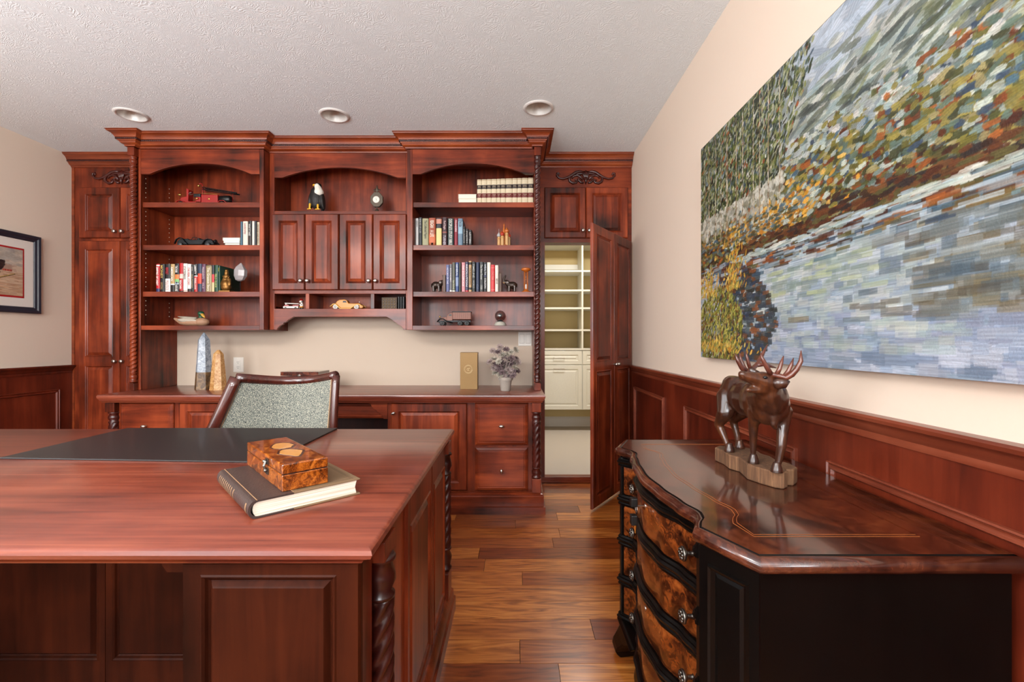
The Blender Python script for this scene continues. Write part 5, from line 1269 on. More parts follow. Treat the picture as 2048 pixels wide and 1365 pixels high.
# ornate box and dark books in right cubby
t = T('ornate_box', 'small dark embossed metal box in the right cubbyhole', 'box', (WX(778,3.19),3.19,zb))
P('box', MB().box(WX(763,3.18),WX(794,3.18),3.18,3.29,zb,zb+.084), plain('embossed_bronze',(66,52,40),.5,metal=.4,bump=1.0,bscale=90), t, bevel=.003)
mb = MB()
for i in range(5):
    for j in range(4): mb.ell((WX(767+i*5.6,3.18),3.180,zb+.013+j*.019),(.0055,.0022,.0065))
P('relief', mb, plain('relief_bronze',(104,84,58),.4,metal=.5), t, smooth='all')
for i,(a_,b_,lab) in enumerate(((795.2,799.4,'left'),(799.8,804.0,'middle'),(804.4,809.0,'right'))):
    book(a_,b_,zb+.088,zb,3.19,(20,20,22),'black notebook beside the embossed box, %s of three in the cubbyhole' % lab,'black notebooks in the right cubbyhole',[],None,depth=.12)

# eagle
d = 3.22; zb = 1.9572
t = T('eagle_figurine', 'bald eagle figurine perched on a small base in the top niche', 'figurine', (WX(632,d),d,zb))
def ep(px,py,y=0): return (WX(px,d), d+y, WZ(py,d))
BRN = plain('dark_feathers',(30,26,24),.55,bump=.8,bscale=150); WHF = plain('white_feathers',(228,222,210),.6,bump=.5,bscale=150); YEL = plain('yellow_beak',(222,164,40),.4)
mb = MB().ell(ep(633,398),(.046,.040,.075)).ell(ep(634,386),(.046,.036,.045)).ell(ep(621.5,402),(.014,.030,.066),ry=R(6)).ell(ep(646,402),(.014,.030,.066),ry=R(-6)).cap(ep(636,384),ep(637,372),.034,.022).cap(ep(645,410,.01),ep(643,420,.02),.016,.010)
P('body', mb, BRN, t, remesh=.005, soft=2)
mb = MB().ell(ep(635.5,373,-.006),(.021,.022,.020)).cap(ep(636,374,-.004),ep(638.5,385,-.008),.0225,.034).ell(ep(638,387,-.014),(.030,.026,.020))
P('head', mb, WHF, t, remesh=.0035, soft=2)
P('beak', MB().tube([ep(634.5,371.5,-.012),ep(630,370.8,-.014),ep(628.3,371.5,-.015),ep(628.6,374,-.015)],[.009,.007,.005,.001],10), YEL, t, smooth='all')
P('eye', MB().ell(ep(633.4,369.8,-.027),(.0035,.002,.003)), BLKP, t, smooth='all')
P('feet', MB().cap(ep(622.5,410,-.02),ep(622,419,-.022),.008,.006).cap(ep(638,411,-.02),ep(638.5,419.5,-.022),.008,.006).tube([ep(618,420.2,-.03),ep(622,419.5,-.024),ep(626,420.2,-.032)],.004,8).tube([ep(634,420.6,-.03),ep(638.5,419.8,-.024),ep(643,420.6,-.032)],.004,8), YEL, t, smooth='all')
P('base', MB().ell((WX(630,d),d,zb+.009),(.062,.045,.009)).ell((WX(636,d),d+.01,zb+.012),(.04,.035,.011)), plain('rocky_base',(120,104,84),.8,bump=.8,bscale=80), t, smooth='all')
# clock
d = 3.22
t = T('octagon_clock', 'small antique metal clock on a post with fleur finial, top niche', 'clock', (WX(754.5,d),d,zb))
MET = plain('weathered_brass_grey',(84,74,62),.5,metal=.4,bump=.5,bscale=120)
cx, cz_ = WX(754,d), WZ(399.5,d); Rr = .050
mb = MB().prism([(cx+Rr*(.95 if 1 else 1)*math.cos(R(22.5+45*k)), cz_+Rr*1.12*math.sin(R(22.5+45*k))) for k in range(8)], FB(d+.012), 0, .024); P('case', mb, MET, t, bevel=.003)
fxc = cx-.0015; fzc = cz_-.002
P('dial', MB().lathe([(.0235,-.0001),(.0235,-.003),(.001,-.0032)], (fxc,d-.012,fzc), 28, 'Y'), plain('white_dial',(226,220,208),.5), t)
mb = MB()
for k in range(12):
    a_ = R(30*k); mb.prism([(fxc+r_*math.sin(a_+o_), fzc+r_*math.cos(a_+o_)) for r_,o_ in ((.0175,-.03),(.0215,-.03),(.0215,.03),(.0175,.03))], FB(d-.0152), 0, .0004)
for a_,L_,w_ in ((R(-8),.017,.0012),(R(158),.011,.0016)):
    dx,dz = math.sin(a_),math.cos(a_); mb.prism([(fxc-dz*w_,fzc+dx*w_),(fxc+dx*L_,fzc+dz*L_),(fxc+dz*w_,fzc-dx*w_)], FB(d-.0157), 0, .0005)
P('hands', mb, BLKP, t)
mb = MB().lathe([(.010,WZ(412,d)),(.004,WZ(413,d)),(.004,WZ(418,d)),(.010,WZ(418.6,d)),(.024,zb+.003),(.026,zb)], (cx,d,0), 16)
P('post', mb, MET, t, smooth='all')
P('finial', MB().tube([(cx,d,WZ(386,d)),(cx,d,WZ(379,d)),(cx,d,WZ(370,d))],[.006,.010,.002],8,flat=.6).tube([(cx-.002,d,WZ(384,d)),(cx-.012,d,WZ(378,d)),(cx-.021,d,WZ(379.5,d)),(cx-.019,d,WZ(383,d))],[.004,.006,.005,.002],8,flat=.6).tube([(cx+.002,d,WZ(384,d)),(cx+.012,d,WZ(378,d)),(cx+.021,d,WZ(379.5,d)),(cx+.019,d,WZ(383,d))],[.004,.006,.005,.002],8,flat=.6).box(cx-.012,cx+.012,d-.006,d+.006,WZ(387,d),WZ(384.5,d)), MET, t, smooth='all')
# duck
d = 3.17; zb = 1.1662
t = T('duck_decoy', 'painted mallard duck decoy with green head, bottom shelf of left bookcase', 'duck decoy', (WX(375,d),d,zb))
def dp(px,py,y=.04): return (WX(px,d), d+y, WZ(py,d))
z0 = zb
mb = MB().ell((WX(378,d),d+.04,z0+.026),(.100,.040,.026)).ell((WX(397,d),d+.04,z0+.030),(.048,.040,.030)).cap(dp(355,643),dp(341,637),.022,.008).cap(dp(392,641),dp(394,637),.022,.016)
P('body', mb, plain('speckled_brown_feathers',(168,128,100),.6,bump=.6,bscale=70), t, remesh=.004, soft=3)
P('wing', MB().ell(dp(372,640.5,.012),(.070,.010,.016),ry=R(3)).tube([dp(385,637.5),dp(365,635),dp(348,632.6)],[.014,.010,.003],8,flat=2), plain('grey_wing',(176,164,148),.6,bump=.4,bscale=90), t, smooth='all')
P('head', MB().cap(dp(394,636),dp(395,629),.016,.018).ell(dp(395,626.5,.036),(.022,.020,.018)), plain('mallard_green',(28,76,50),.35,coat=.3), t, remesh=.003, soft=2)
P('bill', MB().tube([dp(399,628,.028),dp(403,632,.022),dp(406,635,.018)],[.009,.007,.003],8,flat=1.5), plain('duck_bill',(208,160,70),.45), t, smooth='all')
P('eye', MB().ell(dp(397.5,625,.018),(.003,.002,.003)), BLKP, t, smooth='all')
# cathedral souvenir
d = 3.2; zb = ZS2
t = T('cathedral_model', 'small wooden onion-domed cathedral model with tall central spire', 'souvenir', (WX(1007.5,d),d,zb))
OW = plain('orange_lacquered_wood',(196,108,50),.35,coat=.4); IV = plain('ivory_paint',(204,158,104),.4); RD = plain('dome_red',(176,54,34),.35,coat=.3); SV = plain('dome_grey',(176,176,176),.4)
P('base', MB().lathe([(.052,zb),(.050,zb+.006),(.044,zb+.010),(.040,zb+.022)], (WX(1007.5,d),d,0), 10), OW, t)
def tower(px, yb_, yd, ytip, r, dome, dy=0):
    x = WX(px,d); z1 = WZ(yd,d); z2 = WZ(ytip,d)
    P('tower', MB().lathe([(r,zb+.012),(r*.9,z1-.018),(r*1.15,z1-.014),(r*.85,z1-.008),(r*.8,z1)], (x,d+dy,0), 10), IV, t)
    P('dome', MB().lathe([(r*.8,z1),(r*1.25,z1+r*.7),(r*1.2,z1+r*1.3),(r*.5,z1+r*2.2),(r*.14,z1+r*2.8),(r*.1,z2),(.0004,z2+.001)], (x,d+dy,0), 12), dome, t, smooth='all')
tower(998,0,475,459,.0115,SV,-.02); tower(1005,0,474,464,.012,RD,-.034); tower(1013.5,0,467,455,.013,OW,-.02); tower(1018,0,474,460,.010,RD,.0); tower(1002,0,470,458,.010,OW,.02)
x = WX(1008,d)
P('spire', MB().lathe([(.017,zb+.01),(.016,WZ(471,d)),(.018,WZ(469,d)),(.012,WZ(466,d)),(.011,WZ(462,d)),(.004,WZ(452,d)),(.0055,WZ(451,d)),(.0045,WZ(449.5,d)),(.0008,WZ(446,d))], (x,d,0), 8), OW, t)
# elephant bookends
ELB = plain('dark_bronze_elephant',(56,42,34),.28,metal=.5,coat=.3)
def elephant(label, cxp, flip, blockpx):
    d = 3.15; zb = ZS3; cx = WX(cxp,d)
    t = T('elephant_bookend', label, 'bookend', (cx,d,zb), group='elephant bookends')
    s_ = -1 if flip else 1      # s_=1: facing right
    def q(a,b,y=0): return (cx+s_*a, d+y, zb+b)
    mb = MB().ell(q(-.012,.052),(.032,.024,.026)).ell(q(.008,.054),(.022,.022,.022))
    for a_,y_ in ((-.028,-.013),(-.022,.013),(.010,-.013),(.016,.013)): mb.cap(q(a_,.045,y_),q(a_+.001,.008,y_),.011,.0085)
    mb.cap(q(.020,.060),q(.030,.072),.017,.014).ell(q(.030,.074),(.015,.014,.015))
    mb.chain([q(.040,.070),q(.048,.078),q(.047,.095),q(.040,.110),q(.036,.118)],[.010,.0080,.0068,.006,.005])
    mb.cap(q(-.042,.062),q(-.045,.035),.003,.0025)
    P('body', mb, ELB, t, remesh=.0019, soft=2)
    P('ear', MB().ell(q(.020,.070,-.016),(.012,.003,.014)).ell(q(.020,.070,.016),(.012,.003,.014)), ELB, t, smooth='all')
    P('tusk', MB().tube([q(.040,.066,-.008),q(.048,.066,-.010),q(.055,.074,-.010)],[.003,.0025,.001],8), IV, t, smooth='all')
    x0, x1 = WX(blockpx[0],d), WX(blockpx[1],d)
    P('upright_block', MB().box(x0,x1,d-.02,d+.05,zb,zb+blockpx[2]), plain('brown_stone_block',(96,72,58),.5), t, bevel=.002)
elephant('left elephant bookend with raised trunk, turned right against the books', 875.5, False, (886.4,892.0,.122))
elephant('right elephant bookend with raised trunk, turned left against the books', 1021.5, True, (997.2,1003.2,.132))
# hourglass
d = 3.16; x = WX(1052,d); zb = ZS3
t = T('hourglass', 'small orange turned wood hourglass beside the right elephant bookend', 'hourglass', (x,d,zb))
ORW = plain('orange_turned_wood',(190,100,30),.3,coat=.4)
zt_ = WZ(536.5,d)
P('base', MB().lathe([(.033,zb),(.034,zb+.005),(.030,zb+.010),(.014,zb+.018),(.011,zb+.026)], (x,d,0), 20), ORW, t, smooth='all')
P('top', MB().lathe([(.013,zt_-.028),(.018,zt_-.020),(.032,zt_-.016),(.034,zt_-.006),(.030,zt_)], (x,d,0), 20), ORW, t, smooth='all')
mb = MB()
for k in range(3): a_ = R(90+120*k); mb.tube([(x+.0125*math.cos(a_),d+.0125*math.sin(a_),zb+.02),(x+.0125*math.cos(a_),d+.0125*math.sin(a_),zt_-.02)],.0035,8)
P('pillars', mb, ORW, t, smooth='all')
zm = (zb+zt_)/2
P('glass_bulbs', MB().lathe([(.002,zb+.024),(.009,zb+.030),(.009,zm-.016),(.002,zm),(.009,zm+.016),(.009,zt_-.030),(.002,zt_-.024)], (x,d,0), 16), plain('clear_glass',(255,255,255),.02,trans=1.0), t, smooth='all')
P('sand', MB().lathe([(.002,zb+.026),(.0075,zb+.030),(.007,zm-.030),(.001,zm-.024)], (x,d,0), 14), plain('white_sand',(226,214,204),.9), t)
# snow globe
d = 3.17; x = WX(1000.5,d); zb = 1.1662
t = T('snow_globe', 'glass snow globe on a pale rocky base, bottom shelf of right bookcase', 'snow globe', (x,d,zb))
P('base', MB().lathe([(.040,zb),(.042,zb+.008),(.036,zb+.022),(.026,zb+.030),(.01,zb+.033)], (x,d,0), 18), plain('white_pebbles',(176,172,160),.6,bump=1,bscale=60), t, smooth='all')
gz = WZ(632,d)
P('globe', MB().lathe([(.038*math.sin(math.pi*i/16)+.0003, gz-.038*math.cos(math.pi*i/16)) for i in range(17)], (x,d,0), 24), plain('globe_glass',(196,186,184),.02,trans=1.0,ior=1.9), t, smooth='all')
P('figure', MB().ell((x,d,gz+.006),(.014,.012,.012)).cap((x,d,gz-.01),(x,d,gz+.002),.006,.007).lathe([(.024,zb+.031),(.014,zb+.038),(.003,zb+.046)], (x,d,0), 12), plain('dark_pewter_figure',(60,58,60),.4,metal=.4), t, smooth='all')

# ------------------------------------------------------------------ on the worktop
ZW = .7323
def obelisk(name, label, cat, px0, px1, py_top, d, splitpy, m_top, m_bot, sh=.62, n=6):
    x0, x1 = WX(px0,d), WX(px1,d); cx = (x0+x1)/2; r = (x1-x0)/2; zt_ = WZ(py_top,d)
    t = T(name, label, cat, (cx,d,ZW)); H = zt_-ZW
    def ring(z, rr): return [(cx+rr*math.cos(2*math.pi*k/n+.25), d+rr*math.sin(2*math.pi*k/n+.25), z) for k in range(n)]
    zs = WZ(splitpy,d) if splitpy else None
    def rad(z): return r*(1-(1-sh)*(z-ZW)/(H*.87))
    if zs:
        P('lower_part', MB().grid([ring(ZW,rad(ZW)),ring(zs,rad(zs))], True, True), m_bot, t)
        P('upper_part', MB().grid([ring(zs,rad(zs)),ring(ZW+H*.87,rad(ZW+H*.87)),ring(zt_,.004)], True, True), m_top, t)
    else: P('shaft', MB().grid([ring(ZW,rad(ZW)),ring(ZW+H*.3,rad(ZW+H*.3)),ring(ZW+H*.6,rad(ZW+H*.6)*1.02),ring(ZW+H*.9,rad(ZW+H*.9)),ring(zt_,.008)], True, True), m_top, t)
    return t
AGQ = burl('clouded_quartz', (84,94,106), (124,134,146), (160,168,178), (196,200,206), 22, rough=.45, coat=.08)
AGB = burl('banded_brown_agate', (46,32,20), (84,60,36), (120,90,54), (150,124,88), 22, rough=.45, coat=.08)
PET = burl('petrified_honey_stone', (136,86,38), (172,122,66), (192,150,98), (214,184,138), 30, rough=.5, coat=.05)
obelisk('crystal_obelisk', 'tall grey quartz obelisk with banded brown lower part on the worktop', 'obelisk', 391, 425, 665, 3.12, 744, AGQ, AGB)
obelisk('stone_obelisk', 'shorter honey-coloured rough stone obelisk right of the quartz one', 'obelisk', 421.5, 452.5, 700, 3.08, None, PET, PET, sh=.60, n=7)
def wall_plate(name, label, cat, px0, px1, py0, py1):
    d = 3.386; x0, x1 = WX(px0,d), WX(px1,d); z0, z1 = WZ(py1,d), WZ(py0,d)
    t = T(name, label, cat, ((x0+x1)/2,YB,(z0+z1)/2)); qq = (x0,x1,z0,z1)
    P('plate', MB().rings([(x0,x1,z0,z1,0),(x0,x1,z0,z1,.003),inset(qq,.004,.006)], FB(YB)), WHPL, t)
    return t, x0, x1, z0, z1
t, x0, x1, z0, z1 = wall_plate('wall_outlet', 'white double wall outlet above the worktop beside the stone obelisk', 'outlet', 466.5, 487, 714.5, 744.5)
cx = (x0+x1)/2; cz_ = (z0+z1)/2
P('receptacle', MB().box(cx-.017,cx+.017,YB-.0085,YB-.006,cz_-.034,cz_+.034), WHPL, t, bevel=.001)
mb = MB()
for s_ in (-1,1):
    for a_,h_ in ((-.0065,.009),(.0065,.007)): mb.box(cx+a_-.001,cx+a_+.001,YB-.009,YB-.008,cz_+s_*.018-h_/2+.003,cz_+s_*.018+h_/2+.003)
    mb.lathe([(.0025,-.0),(.0025,-.0006)], (cx,YB-.0085,cz_+s_*.018-.008), 8, 'Y')
P('slots', mb, BLKP, t)
t, x0, x1, z0, z1 = wall_plate('light_switch', 'double rocker light switch plate under the right bookcase', 'light switch', 1036.5, 1063.8, 663, 692)
for s_ in (-1,1):
    cx = (x0+x1)/2+s_*.023; cz_ = (z0+z1)/2
    P('rocker', MB().prism([(-.033,0),(.033,.0),(.033,.003),(0,.001),(-.033,.005)], lambda a,b,h,cx=cx,cz_=cz_: (cx-.0165+h, YB-.006-b, cz_+a), 0, .033), WHPL, t)
    P('rocker_gap', MB().box(cx-.018,cx+.018,YB-.0065,YB-.0055,cz_-.035,cz_+.035), plain('switch_gap',(150,140,130),.5), t)
# burl box behind the chair
d = 2.96
x0, x1 = WX(561,d), WX(636,d)
t = T('jewelry_box', 'glossy dark burl wood box with metal clasp behind the chair on the worktop', 'box', ((x0+x1)/2,3.0,ZW))
z1 = WZ(743.5,d)
P('box', MB().box(x0,x1,d,d+.18,ZW,z1-.028), BURLK, t, bevel=.002); P('lid', MB().box(x0-.001,x1+.001,d-.001,d+.181,z1-.026,z1), BURLK, t, bevel=.003)
cx = (x0+x1)/2
P('clasp', MB().lathe([(.009,0),(.009,-.003),(.004,-.005)], (cx,d-.001,z1-.026), 14, 'Y').box(cx-.004,cx+.004,d-.005,d-.001,z1-.045,z1-.020).tube([(cx-.012,d-.003,z1-.022),(cx,d-.006,z1-.040),(cx+.012,d-.003,z1-.022)],.0018,6), PEWT, t)
# gold box
d = 3.10; x0, x1 = WX(920.3,d), WX(955,d); z1 = WZ(705,d)
t = T('gold_box', 'upright plain gold card box with round embossed seal, on the worktop', 'box', ((x0+x1)/2,d,ZW))
GB = plain('gold_card',(134,102,56),.42,metal=.3)
P('box', MB().box(x0,x1,d,d+.085,ZW,z1), GB, t, bevel=.0015)
P('lid_seam', MB().box(x0-.0006,x1+.0006,d-.0006,d+.0856,z1-.010,z1-.002), GB, t)
cx = x0+(x1-x0)*.47; cz_ = WZ(738.5,d); mb = MB()
for rr in (.0285,.0235): mb.tube([(cx+rr*math.cos(2*math.pi*k/28), d-.0006, cz_+rr*math.sin(2*math.pi*k/28)) for k in range(29)], .0009, 6)
mb.tube([(cx-.012,d-.0006,cz_-.006),(cx-.004,d-.0006,cz_+.006),(cx+.002,d-.0006,cz_-.002),(cx+.006,d-.0006,cz_+.008),(cx+.012,d-.0006,cz_+.002)],.0018,6).tube([(cx-.008,d-.0006,cz_-.010),(cx+.010,d-.0006,cz_-.006)],.0014,6)
P('seal', mb, plain('pale_gold',(232,206,160),.3,metal=.5), t, smooth='all')
# plant
d = 3.02; cx = WX(1011,d)
t = T('potted_succulent', 'small dried grey-purple rosette plant in grey clay pot on worktop', 'plant', (cx,d,ZW))
POT = plain('grey_clay',(164,154,144),.85,bump=.3,bscale=120)
zr = WZ(754,d)
P('pot', MB().lathe([(.030,ZW),(.0315,ZW+.002),(.042,zr-.022),(.043,zr-.020),(.0485,zr-.020),(.050,zr-.001),(.047,zr),(.043,zr-.001),(.040,zr-.012),(.002,zr-.013)], (cx,d,0), 28), POT, t, smooth=True)
rs = random.Random(5); RO = []
for (px,py) in ((1000,694),(1032,700),(1012,699),(985,702),(1021,704),(996,704),(980,723),(988,718),(1033,718),(1036,724),(1004,710),(1024,716),(1014,717),(1030,735),(1022,728),(1010,726),(998,722),(1000,733),(988,736),(1012,738),(1034,742),(1022,744),(990,746),(1004,744),(1014,748),(1000,750),(1026,750),(1008,715),(1016,709),(992,728),(1005,735),(1018,732),(1026,742),(996,742),(1010,744),(1020,751),(1008,752),(1032,726),(1002,724),(1020,722),(1012,731),(994,738),(1018,740)):
    RO.append((px,py,rs.uniform(-.045,.045)))
st = MB()
LF1 = plain('dusty_purple_leaf',(156,138,134),.7); LF2 = plain('grey_green_leaf',(170,162,148),.7); LF3 = plain('dark_plum_leaf',(116,96,98),.7)
for i,(px,py,dy) in enumerate(RO):
    c = Vector(W(px,py,d)); c.y += dy; base_ = Vector((cx+rs.uniform(-.015,.015), d+rs.uniform(-.015,.015), zr-.012))
    mid = (c+base_)/2+Vector((rs.uniform(-.01,.01),rs.uniform(-.01,.01),.0)); st.tube([base_, mid, c], [.0022,.0018,.0014], 6)
    axis = Vector((rs.uniform(-.6,.6)+ (px-1008)/60, -.7+rs.uniform(-.4,.5), .7)).normalized()
    a1 = axis.orthogonal().normalized(); a2 = axis.cross(a1); mb = MB()
    for rr_,nn_,el_ in ((.029,11,.0),(.026,10,.4),(.018,8,.8),(.011,5,1.2)):
        for k in range(nn_):
            a_ = 2*math.pi*k/nn_+rs.random()*.4; dr_ = (a1*math.cos(a_)+a2*math.sin(a_)); tip = c + dr_*rr_*math.cos(el_) + axis*rr_*math.sin(el_); sd = axis.cross(dr_).normalized()
            m_ = c*.5+tip*.5; w_ = rr_*.21
            mb.add([c, m_+sd*w_+axis*.001, tip, m_-sd*w_+axis*.001, m_-axis*.0022], [(0,1,2),(0,2,3),(0,4,1),(1,4,2),(2,4,3),(3,4,0)])
    P('leaf_rosette', mb, (LF1,LF2,LF3)[i % 3], t)
P('stems', st, LF1, t)
P('soil', MB().lathe([(.041,zr-.0125),(.02,zr-.008),(.001,zr-.007)], (cx,d,0), 18), DARKM, t)

# ------------------------------------------------------------------ chair
t = T('desk_chair', 'mahogany framed chair with woven grey upholstered curved back behind the desk', 'chair', (-1.10,2.25,0))
def CP(s, v, off=0):
    # s 0..1 left to right, v 0..1 from seat to top ; barrel curve
    yl, yr = 2.10, 2.17
    top = (WX(459,yl), WX(664,yr)); low = (WX(459,yl)-.195, WX(664,yr)-.005)
    xl = low[0]+(top[0]-low[0])*(v**.85); xr = low[1]+(top[1]-low[1])*v
    x = xl+(xr-xl)*s; y = yl+(yr-yl)*s + .11*math.sin(math.pi*s) + .05*v
    ztop = WZ(756,yl+.05)+(WZ(751,yr+.05)-WZ(756,yl+.05))*s - .030*math.sin(math.pi*s)
    z = .44 + (ztop-.44)*v
    return (x, y-off, z)
def ring_r(s_list, v): return [CP(s, v) for s in s_list]
ss = [i/16 for i in range(17)]
def bar(mbx, pts, wid, thk):
    mbx.tube(pts, wid, 12, flat=thk)
mb = MB(); mb.tube([CP(0,v/12) for v in range(13)], [.028]*13, 12, flat=.8, up=(1,0,0)); P('back_post', mb, CHR, t, smooth='all')
mb = MB(); mb.tube([CP(1,v/12) for v in range(13)], [.019]*13, 12, flat=.9, up=(1,0,0)); P('back_post', mb, CHR, t, smooth='all')
mb = MB(); mb.tube([CP(s,1) for s in ss], .023, 12, flat=.85, up=(0,0,1)); P('top_rail', mb, CHR, t, smooth='all')
mb = MB(); mb.tube([CP(s,.12) for s in ss], .020, 12, flat=.7, up=(0,0,1)); P('lower_rail', mb, CHR, t, smooth='all')
def fabric():
    m, nt, b = nmat('woven_grey_tweed'); L = nt.links.new
    tc = nt.nodes.new('ShaderNodeTexCoord'); n = nt.nodes.new('ShaderNodeTexNoise'); n.inputs['Scale'].default_value = 260; n.inputs['Detail'].default_value = 3
    mp = nt.nodes.new('ShaderNodeMapping'); mp.inputs['Scale'].default_value = (1,1,1.3); L(tc.outputs['Object'], mp.inputs['Vector']); L(mp.outputs['Vector'], n.inputs['Vector'])
    rp = ramp(nt, [(.36,srgb(58,62,60)),(.48,srgb(108,112,106)),(.56,srgb(140,141,130)),(.68,srgb(190,182,160))]); L(n.outputs['Fac'], rp.inputs['Fac']); L(rp.outputs['Color'], b.inputs['Base Color'])
    b.inputs['Roughness'].default_value = .9
    bp = nt.nodes.new('ShaderNodeBump'); bp.inputs['Strength'].default_value = .5; bp.inputs['Distance'].default_value = .002; L(n.outputs['Fac'], bp.inputs['Height']); L(bp.outputs['Normal'], b.inputs['Normal'])
    return m
FAB = fabric()
ff = []
for off in (1,-1):
    rows = []
    for j in range(13):
        v = .14+(.975-.14)*j/12; row = []
        for i in range(17):
            s = .05+.90*i/16; e = min(1, 6*min(i/16,1-i/16), 6*min(j/12,1-j/12)); row.append(CP(s, v, off*(.012+.012*e)))
        rows.append(row)
    ff.append(rows)
n_ = 17; mb = MB()
mb.grid(ff[0]); mb.grid(ff[1])
def brd(r): return [p for p in r[0]] + [r[j][-1] for j in range(1,13)] + [p for p in r[-1][::-1]][1:] + [r[j][0] for j in range(11,0,-1)]
b0, b1 = brd(ff[0]), brd(ff[1]); nb = len(b0); mb.add(b0+b1, [(i,(i+1)%nb,nb+(i+1)%nb,nb+i) for i in range(nb)])
P('back_upholstery', mb, FAB, t, smooth='all')
P('piping', MB().tube(b0+[b0[0]], .0035, 6), plain('tan_piping',(170,136,104),.6), t, smooth='all')
cxs, cys = -1.10, 1.96+.08
P('seat_frame', MB().prism([(cxs-.30,1.84),(cxs+.27,1.84),(cxs+.235,2.24),(cxs-.30,2.18)], FT(.36), 0, .05), CHR, t, bevel=.01)
P('seat_cushion', MB().prism([(cxs-.29,1.85),(cxs+.26,1.85),(cxs+.225,2.22),(cxs-.29,2.16)], FT(.41), 0, .07), FAB, t, bevel=.025, bseg=4)
for dx, dy in ((-.27,1.87),(.24,1.87),(-.27,2.14),(.205,2.20)): P('leg', MB().tube([(cxs+dx,dy,.0),(cxs+dx,dy,.37)], [.016,.024], 12), CHR, t, smooth='all')

# ------------------------------------------------------------------ book and box on the desk
def FXY(o, a): 
    c, s_ = math.cos(a), math.sin(a)
    return lambda x,y,z: (o[0]+x*c-y*s_, o[1]+x*s_+y*c, o[2]+z)
# near spine corner and directions measured on the desk plane
def desk_pt(px, py, z):
    d = (CH-z)*F/(py-682.0); return Vector((WX(px,d), d))
zt0 = DZ+.0003
pN = desk_pt(500.5,1041,DZ); pR = desk_pt(716.5,987.5,DZ); pL = desk_pt(446,969,DZ)
wv = pR-pN; lv = pL-pN
aw = math.atan2(wv.y,wv.x); al = math.atan2(lv.y,lv.x)-math.pi/2; ang = (aw+al)/2
Bw, Bl, Bt = wv.length*1.01, lv.length*1.0, .036
bk = T('large_book', 'thick half-leather dictionary with brown spine lying on the desk', 'book', (pN.x,pN.y,zt0), ang)
LEA = plain('dark_brown_leather',(62,48,44),.45,bump=.5,bscale=260,coat=.15); CLO = plain('tan_book_cloth',(126,100,72),.8,bump=.5,bscale=500)
GILT = plain('gilt_tooling',(150,116,84),.5)
qx = Bw*.36; bt = .0035
mb = MB(); n = 10
out = [(.014-.014*math.sin(math.pi*i/n)*1.0-.004, Bt/2-(Bt/2)*math.cos(math.pi*i/n)) for i in range(n+1)]
prof = [(qx,0)]+[(x,z) for x,z in out]+[(qx,Bt),(qx,Bt-bt)]+[(x+.004 if 0 else x+.0045, bt+(z)*(Bt-2*bt)/Bt) for x,z in out[::-1]]+[(qx,bt)]
mb.prism(prof, lambda a,b,h: (a,h,b), 0, Bl); P('leather_spine', mb, LEA, bk, local=True, smooth=True)
P('cloth_cover', MB().box(qx,Bw,0,Bl,0,bt-.0003).box(qx,Bw,0,Bl,Bt-bt+.0003,Bt-.0003), CLO, bk, local=True, bevel=.001)
def pages_mat():
    m, nt, b = nmat('page_block_edges'); L = nt.links.new
    tc = nt.nodes.new('ShaderNodeTexCoord'); mp = nt.nodes.new('ShaderNodeMapping'); mp.inputs['Scale'].default_value = (3,3,900); L(tc.outputs['Object'], mp.inputs['Vector'])
    n = nt.nodes.new('ShaderNodeTexNoise'); n.inputs['Scale'].default_value = 1.0; L(mp.outputs['Vector'], n.inputs['Vector'])
    rp = ramp(nt, [(.35,srgb(196,180,158)),(.6,srgb(244,236,220))]); L(n.outputs['Fac'], rp.inputs['Fac']); L(rp.outputs['Color'], b.inputs['Base Color']); b.inputs['Roughness'].default_value = .9
    return m
pp = [(.010,bt),(Bw-.008,bt),(Bw-.011,Bt/2),(Bw-.007,Bt-bt),(.010,Bt-bt),(.006,Bt*.7),(.005,Bt/2),(.006,Bt*.3)]
P('pages', MB().prism(pp, lambda a,b,h: (a,h,b), .004, Bl-.004), pages_mat(), bk, local=True)
mb = MB()
def spx(z):
    i = z/Bt; a_ = math.acos(max(-1,min(1,1-2*i))); return .014-.014*math.sin(a_)-.004
def strip(y0,y1,z0,z1,e=.0005):
    zs_ = [z0+(z1-z0)*k/5 for k in range(6)]
    mb.grid([[(spx(z_)-e,y0,z_) for z_ in zs_],[(spx(z_)-e,y1,z_) for z_ in zs_]])
for yy in (.13,.15,.165,.18,.195,.21,.225,.24,.255,.27): strip(Bl*yy/.30*1.0-.002, Bl*yy/.30+.003, .007, Bt-.006)
strip(Bl*.06, Bl*.085, .008, Bt-.008)
P('spine_tooling', mb, GILT, bk, local=True)
mb = MB().tube([(qx,.0,Bt+.0002),(qx,Bl,Bt+.0002)], .0007, 6).tube([(.012,.0,Bt-.0004),(.012,Bl,Bt-.0004)], .0012, 6)
P('cover_line', mb, GILT, bk, local=True)
mb = MB()
for i_ in (.012,.016): 
    for s_ in (((qx+.01,i_),(Bw-i_,i_)),((Bw-i_,i_),(Bw-i_,Bl-i_)),((Bw-i_,Bl-i_),(qx+.01,Bl-i_))): mb.tube([(s_[0][0],s_[0][1],Bt-.0003),(s_[1][0],s_[1][1],Bt-.0003)], .0005, 5)
P('cover_tooling', mb, plain('blind_tooling',(92,72,50),.7), bk, local=True)
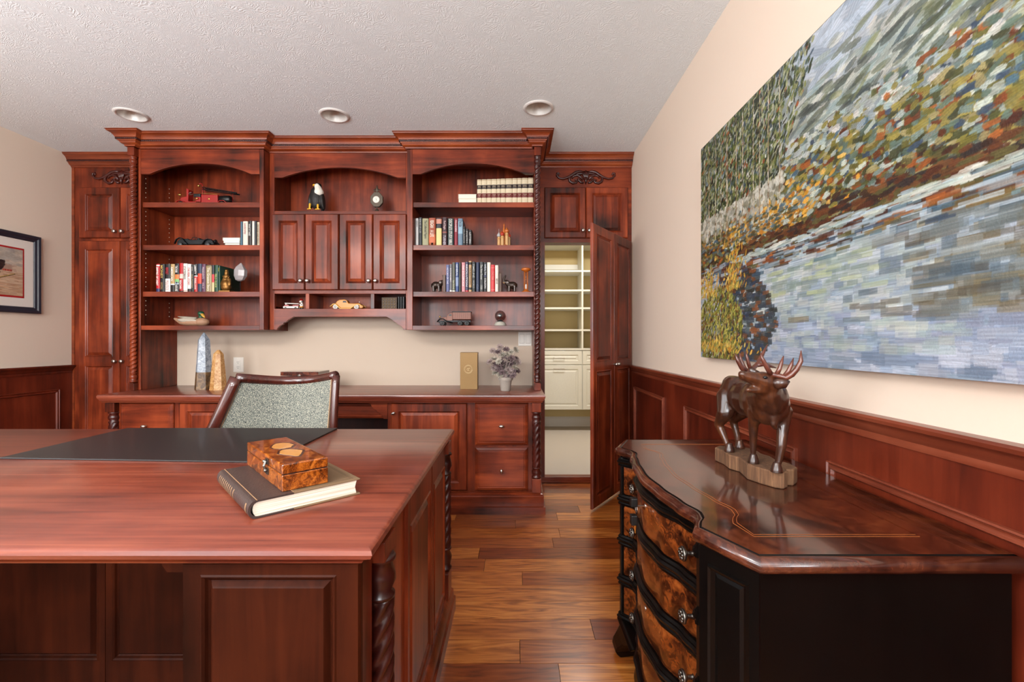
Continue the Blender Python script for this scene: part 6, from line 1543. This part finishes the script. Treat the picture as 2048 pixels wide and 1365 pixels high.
# box on it
zb = zt0+Bt+.0003
qN = desk_pt(564.5,984.5,zb); qR = desk_pt(655,964.5,zb)
zT = .806
qL = desk_pt(502.5,884,zT); qNt = desk_pt(563,931,zT)
wv = qR-qN; lv = qL-qNt; aw = math.atan2(wv.y,wv.x); al = math.atan2(lv.y,lv.x)-math.pi/2
bang = aw*.5+al*.5; bw, bl, bh = wv.length, lv.length, zT-zb
print('BOOK', Bw, Bl, math.degrees(ang), 'BOX', bw, bl, math.degrees(bang), math.degrees(aw), math.degrees(al))
bx = T('burl_trinket_box', 'glossy orange burl wood box with small clasp resting on the thick book', 'box', (qN.x,qN.y,zb), bang)
P('box', MB().box(0,bw,0,bl,0,bh*.60), BURLB, bx, local=True, bevel=.0015)
ld = P('lid', MB().box(0,bw,0,bl,bh*.625,bh), BURLB, bx, local=True, bevel=.0025)
P('lining', MB().box(.002,bw-.002,.002,bl-.002,bh*.58,bh*.64), BLKP, bx, local=True)
INL = plain('pale_inlay',(222,156,78),.2,coat=.8); RIM = plain('scorched_rim',(60,28,12),.3,coat=.6)
ca_, sa_ = math.cos(bang), math.sin(bang)
def top_local(px, py):
    p_ = desk_pt(px, py, zT); dx_, dy_ = p_.x-qN.x, p_.y-qN.y
    return (dx_*ca_+dy_*sa_, -dx_*sa_+dy_*ca_)
for shp in ([(788,222),(812,195),(850,176),(930,168),(1010,168),(1072,190),(1035,222),(960,236),(880,241),(815,237)], [(888,306),(896,275),(930,256),(1010,248),(1110,252),(1186,262),(1165,305),(1138,332),(1090,334),(1010,322),(940,314)]):
    pl = [top_local(420+a_/6.4, 860+b_/6.4) for a_,b_ in shp]
    mx_, my_ = sum(p_[0] for p_ in pl)/len(pl), sum(p_[1] for p_ in pl)/len(pl)
    P('inlay_border', MB().prism([(mx_+(x-mx_)*1.22, my_+(y-my_)*1.22) for x,y in pl], FT(bh), .0, .0002), RIM, ld, local=True)
    P('inlay', MB().prism(pl, FT(bh), .0, .0005), INL, ld, local=True)
mb = MB(); cy_ = bl*.36
mb.box(-.003,0,cy_-.010,cy_+.010,bh*.68,bh*.90).box(-.003,0,cy_-.010,cy_+.010,bh*.28,bh*.52).tube([(-.004,cy_,bh*.80),(-.008,cy_,bh*.62),(-.004,cy_+.0,bh*.40)],.0028,8).ell((-.006,cy_-.004,bh*.45),(.004,.004,.004)).ell((-.006,cy_+.005,bh*.78),(.004,.004,.004))
P('clasp', mb, PEWT, bx, local=True)
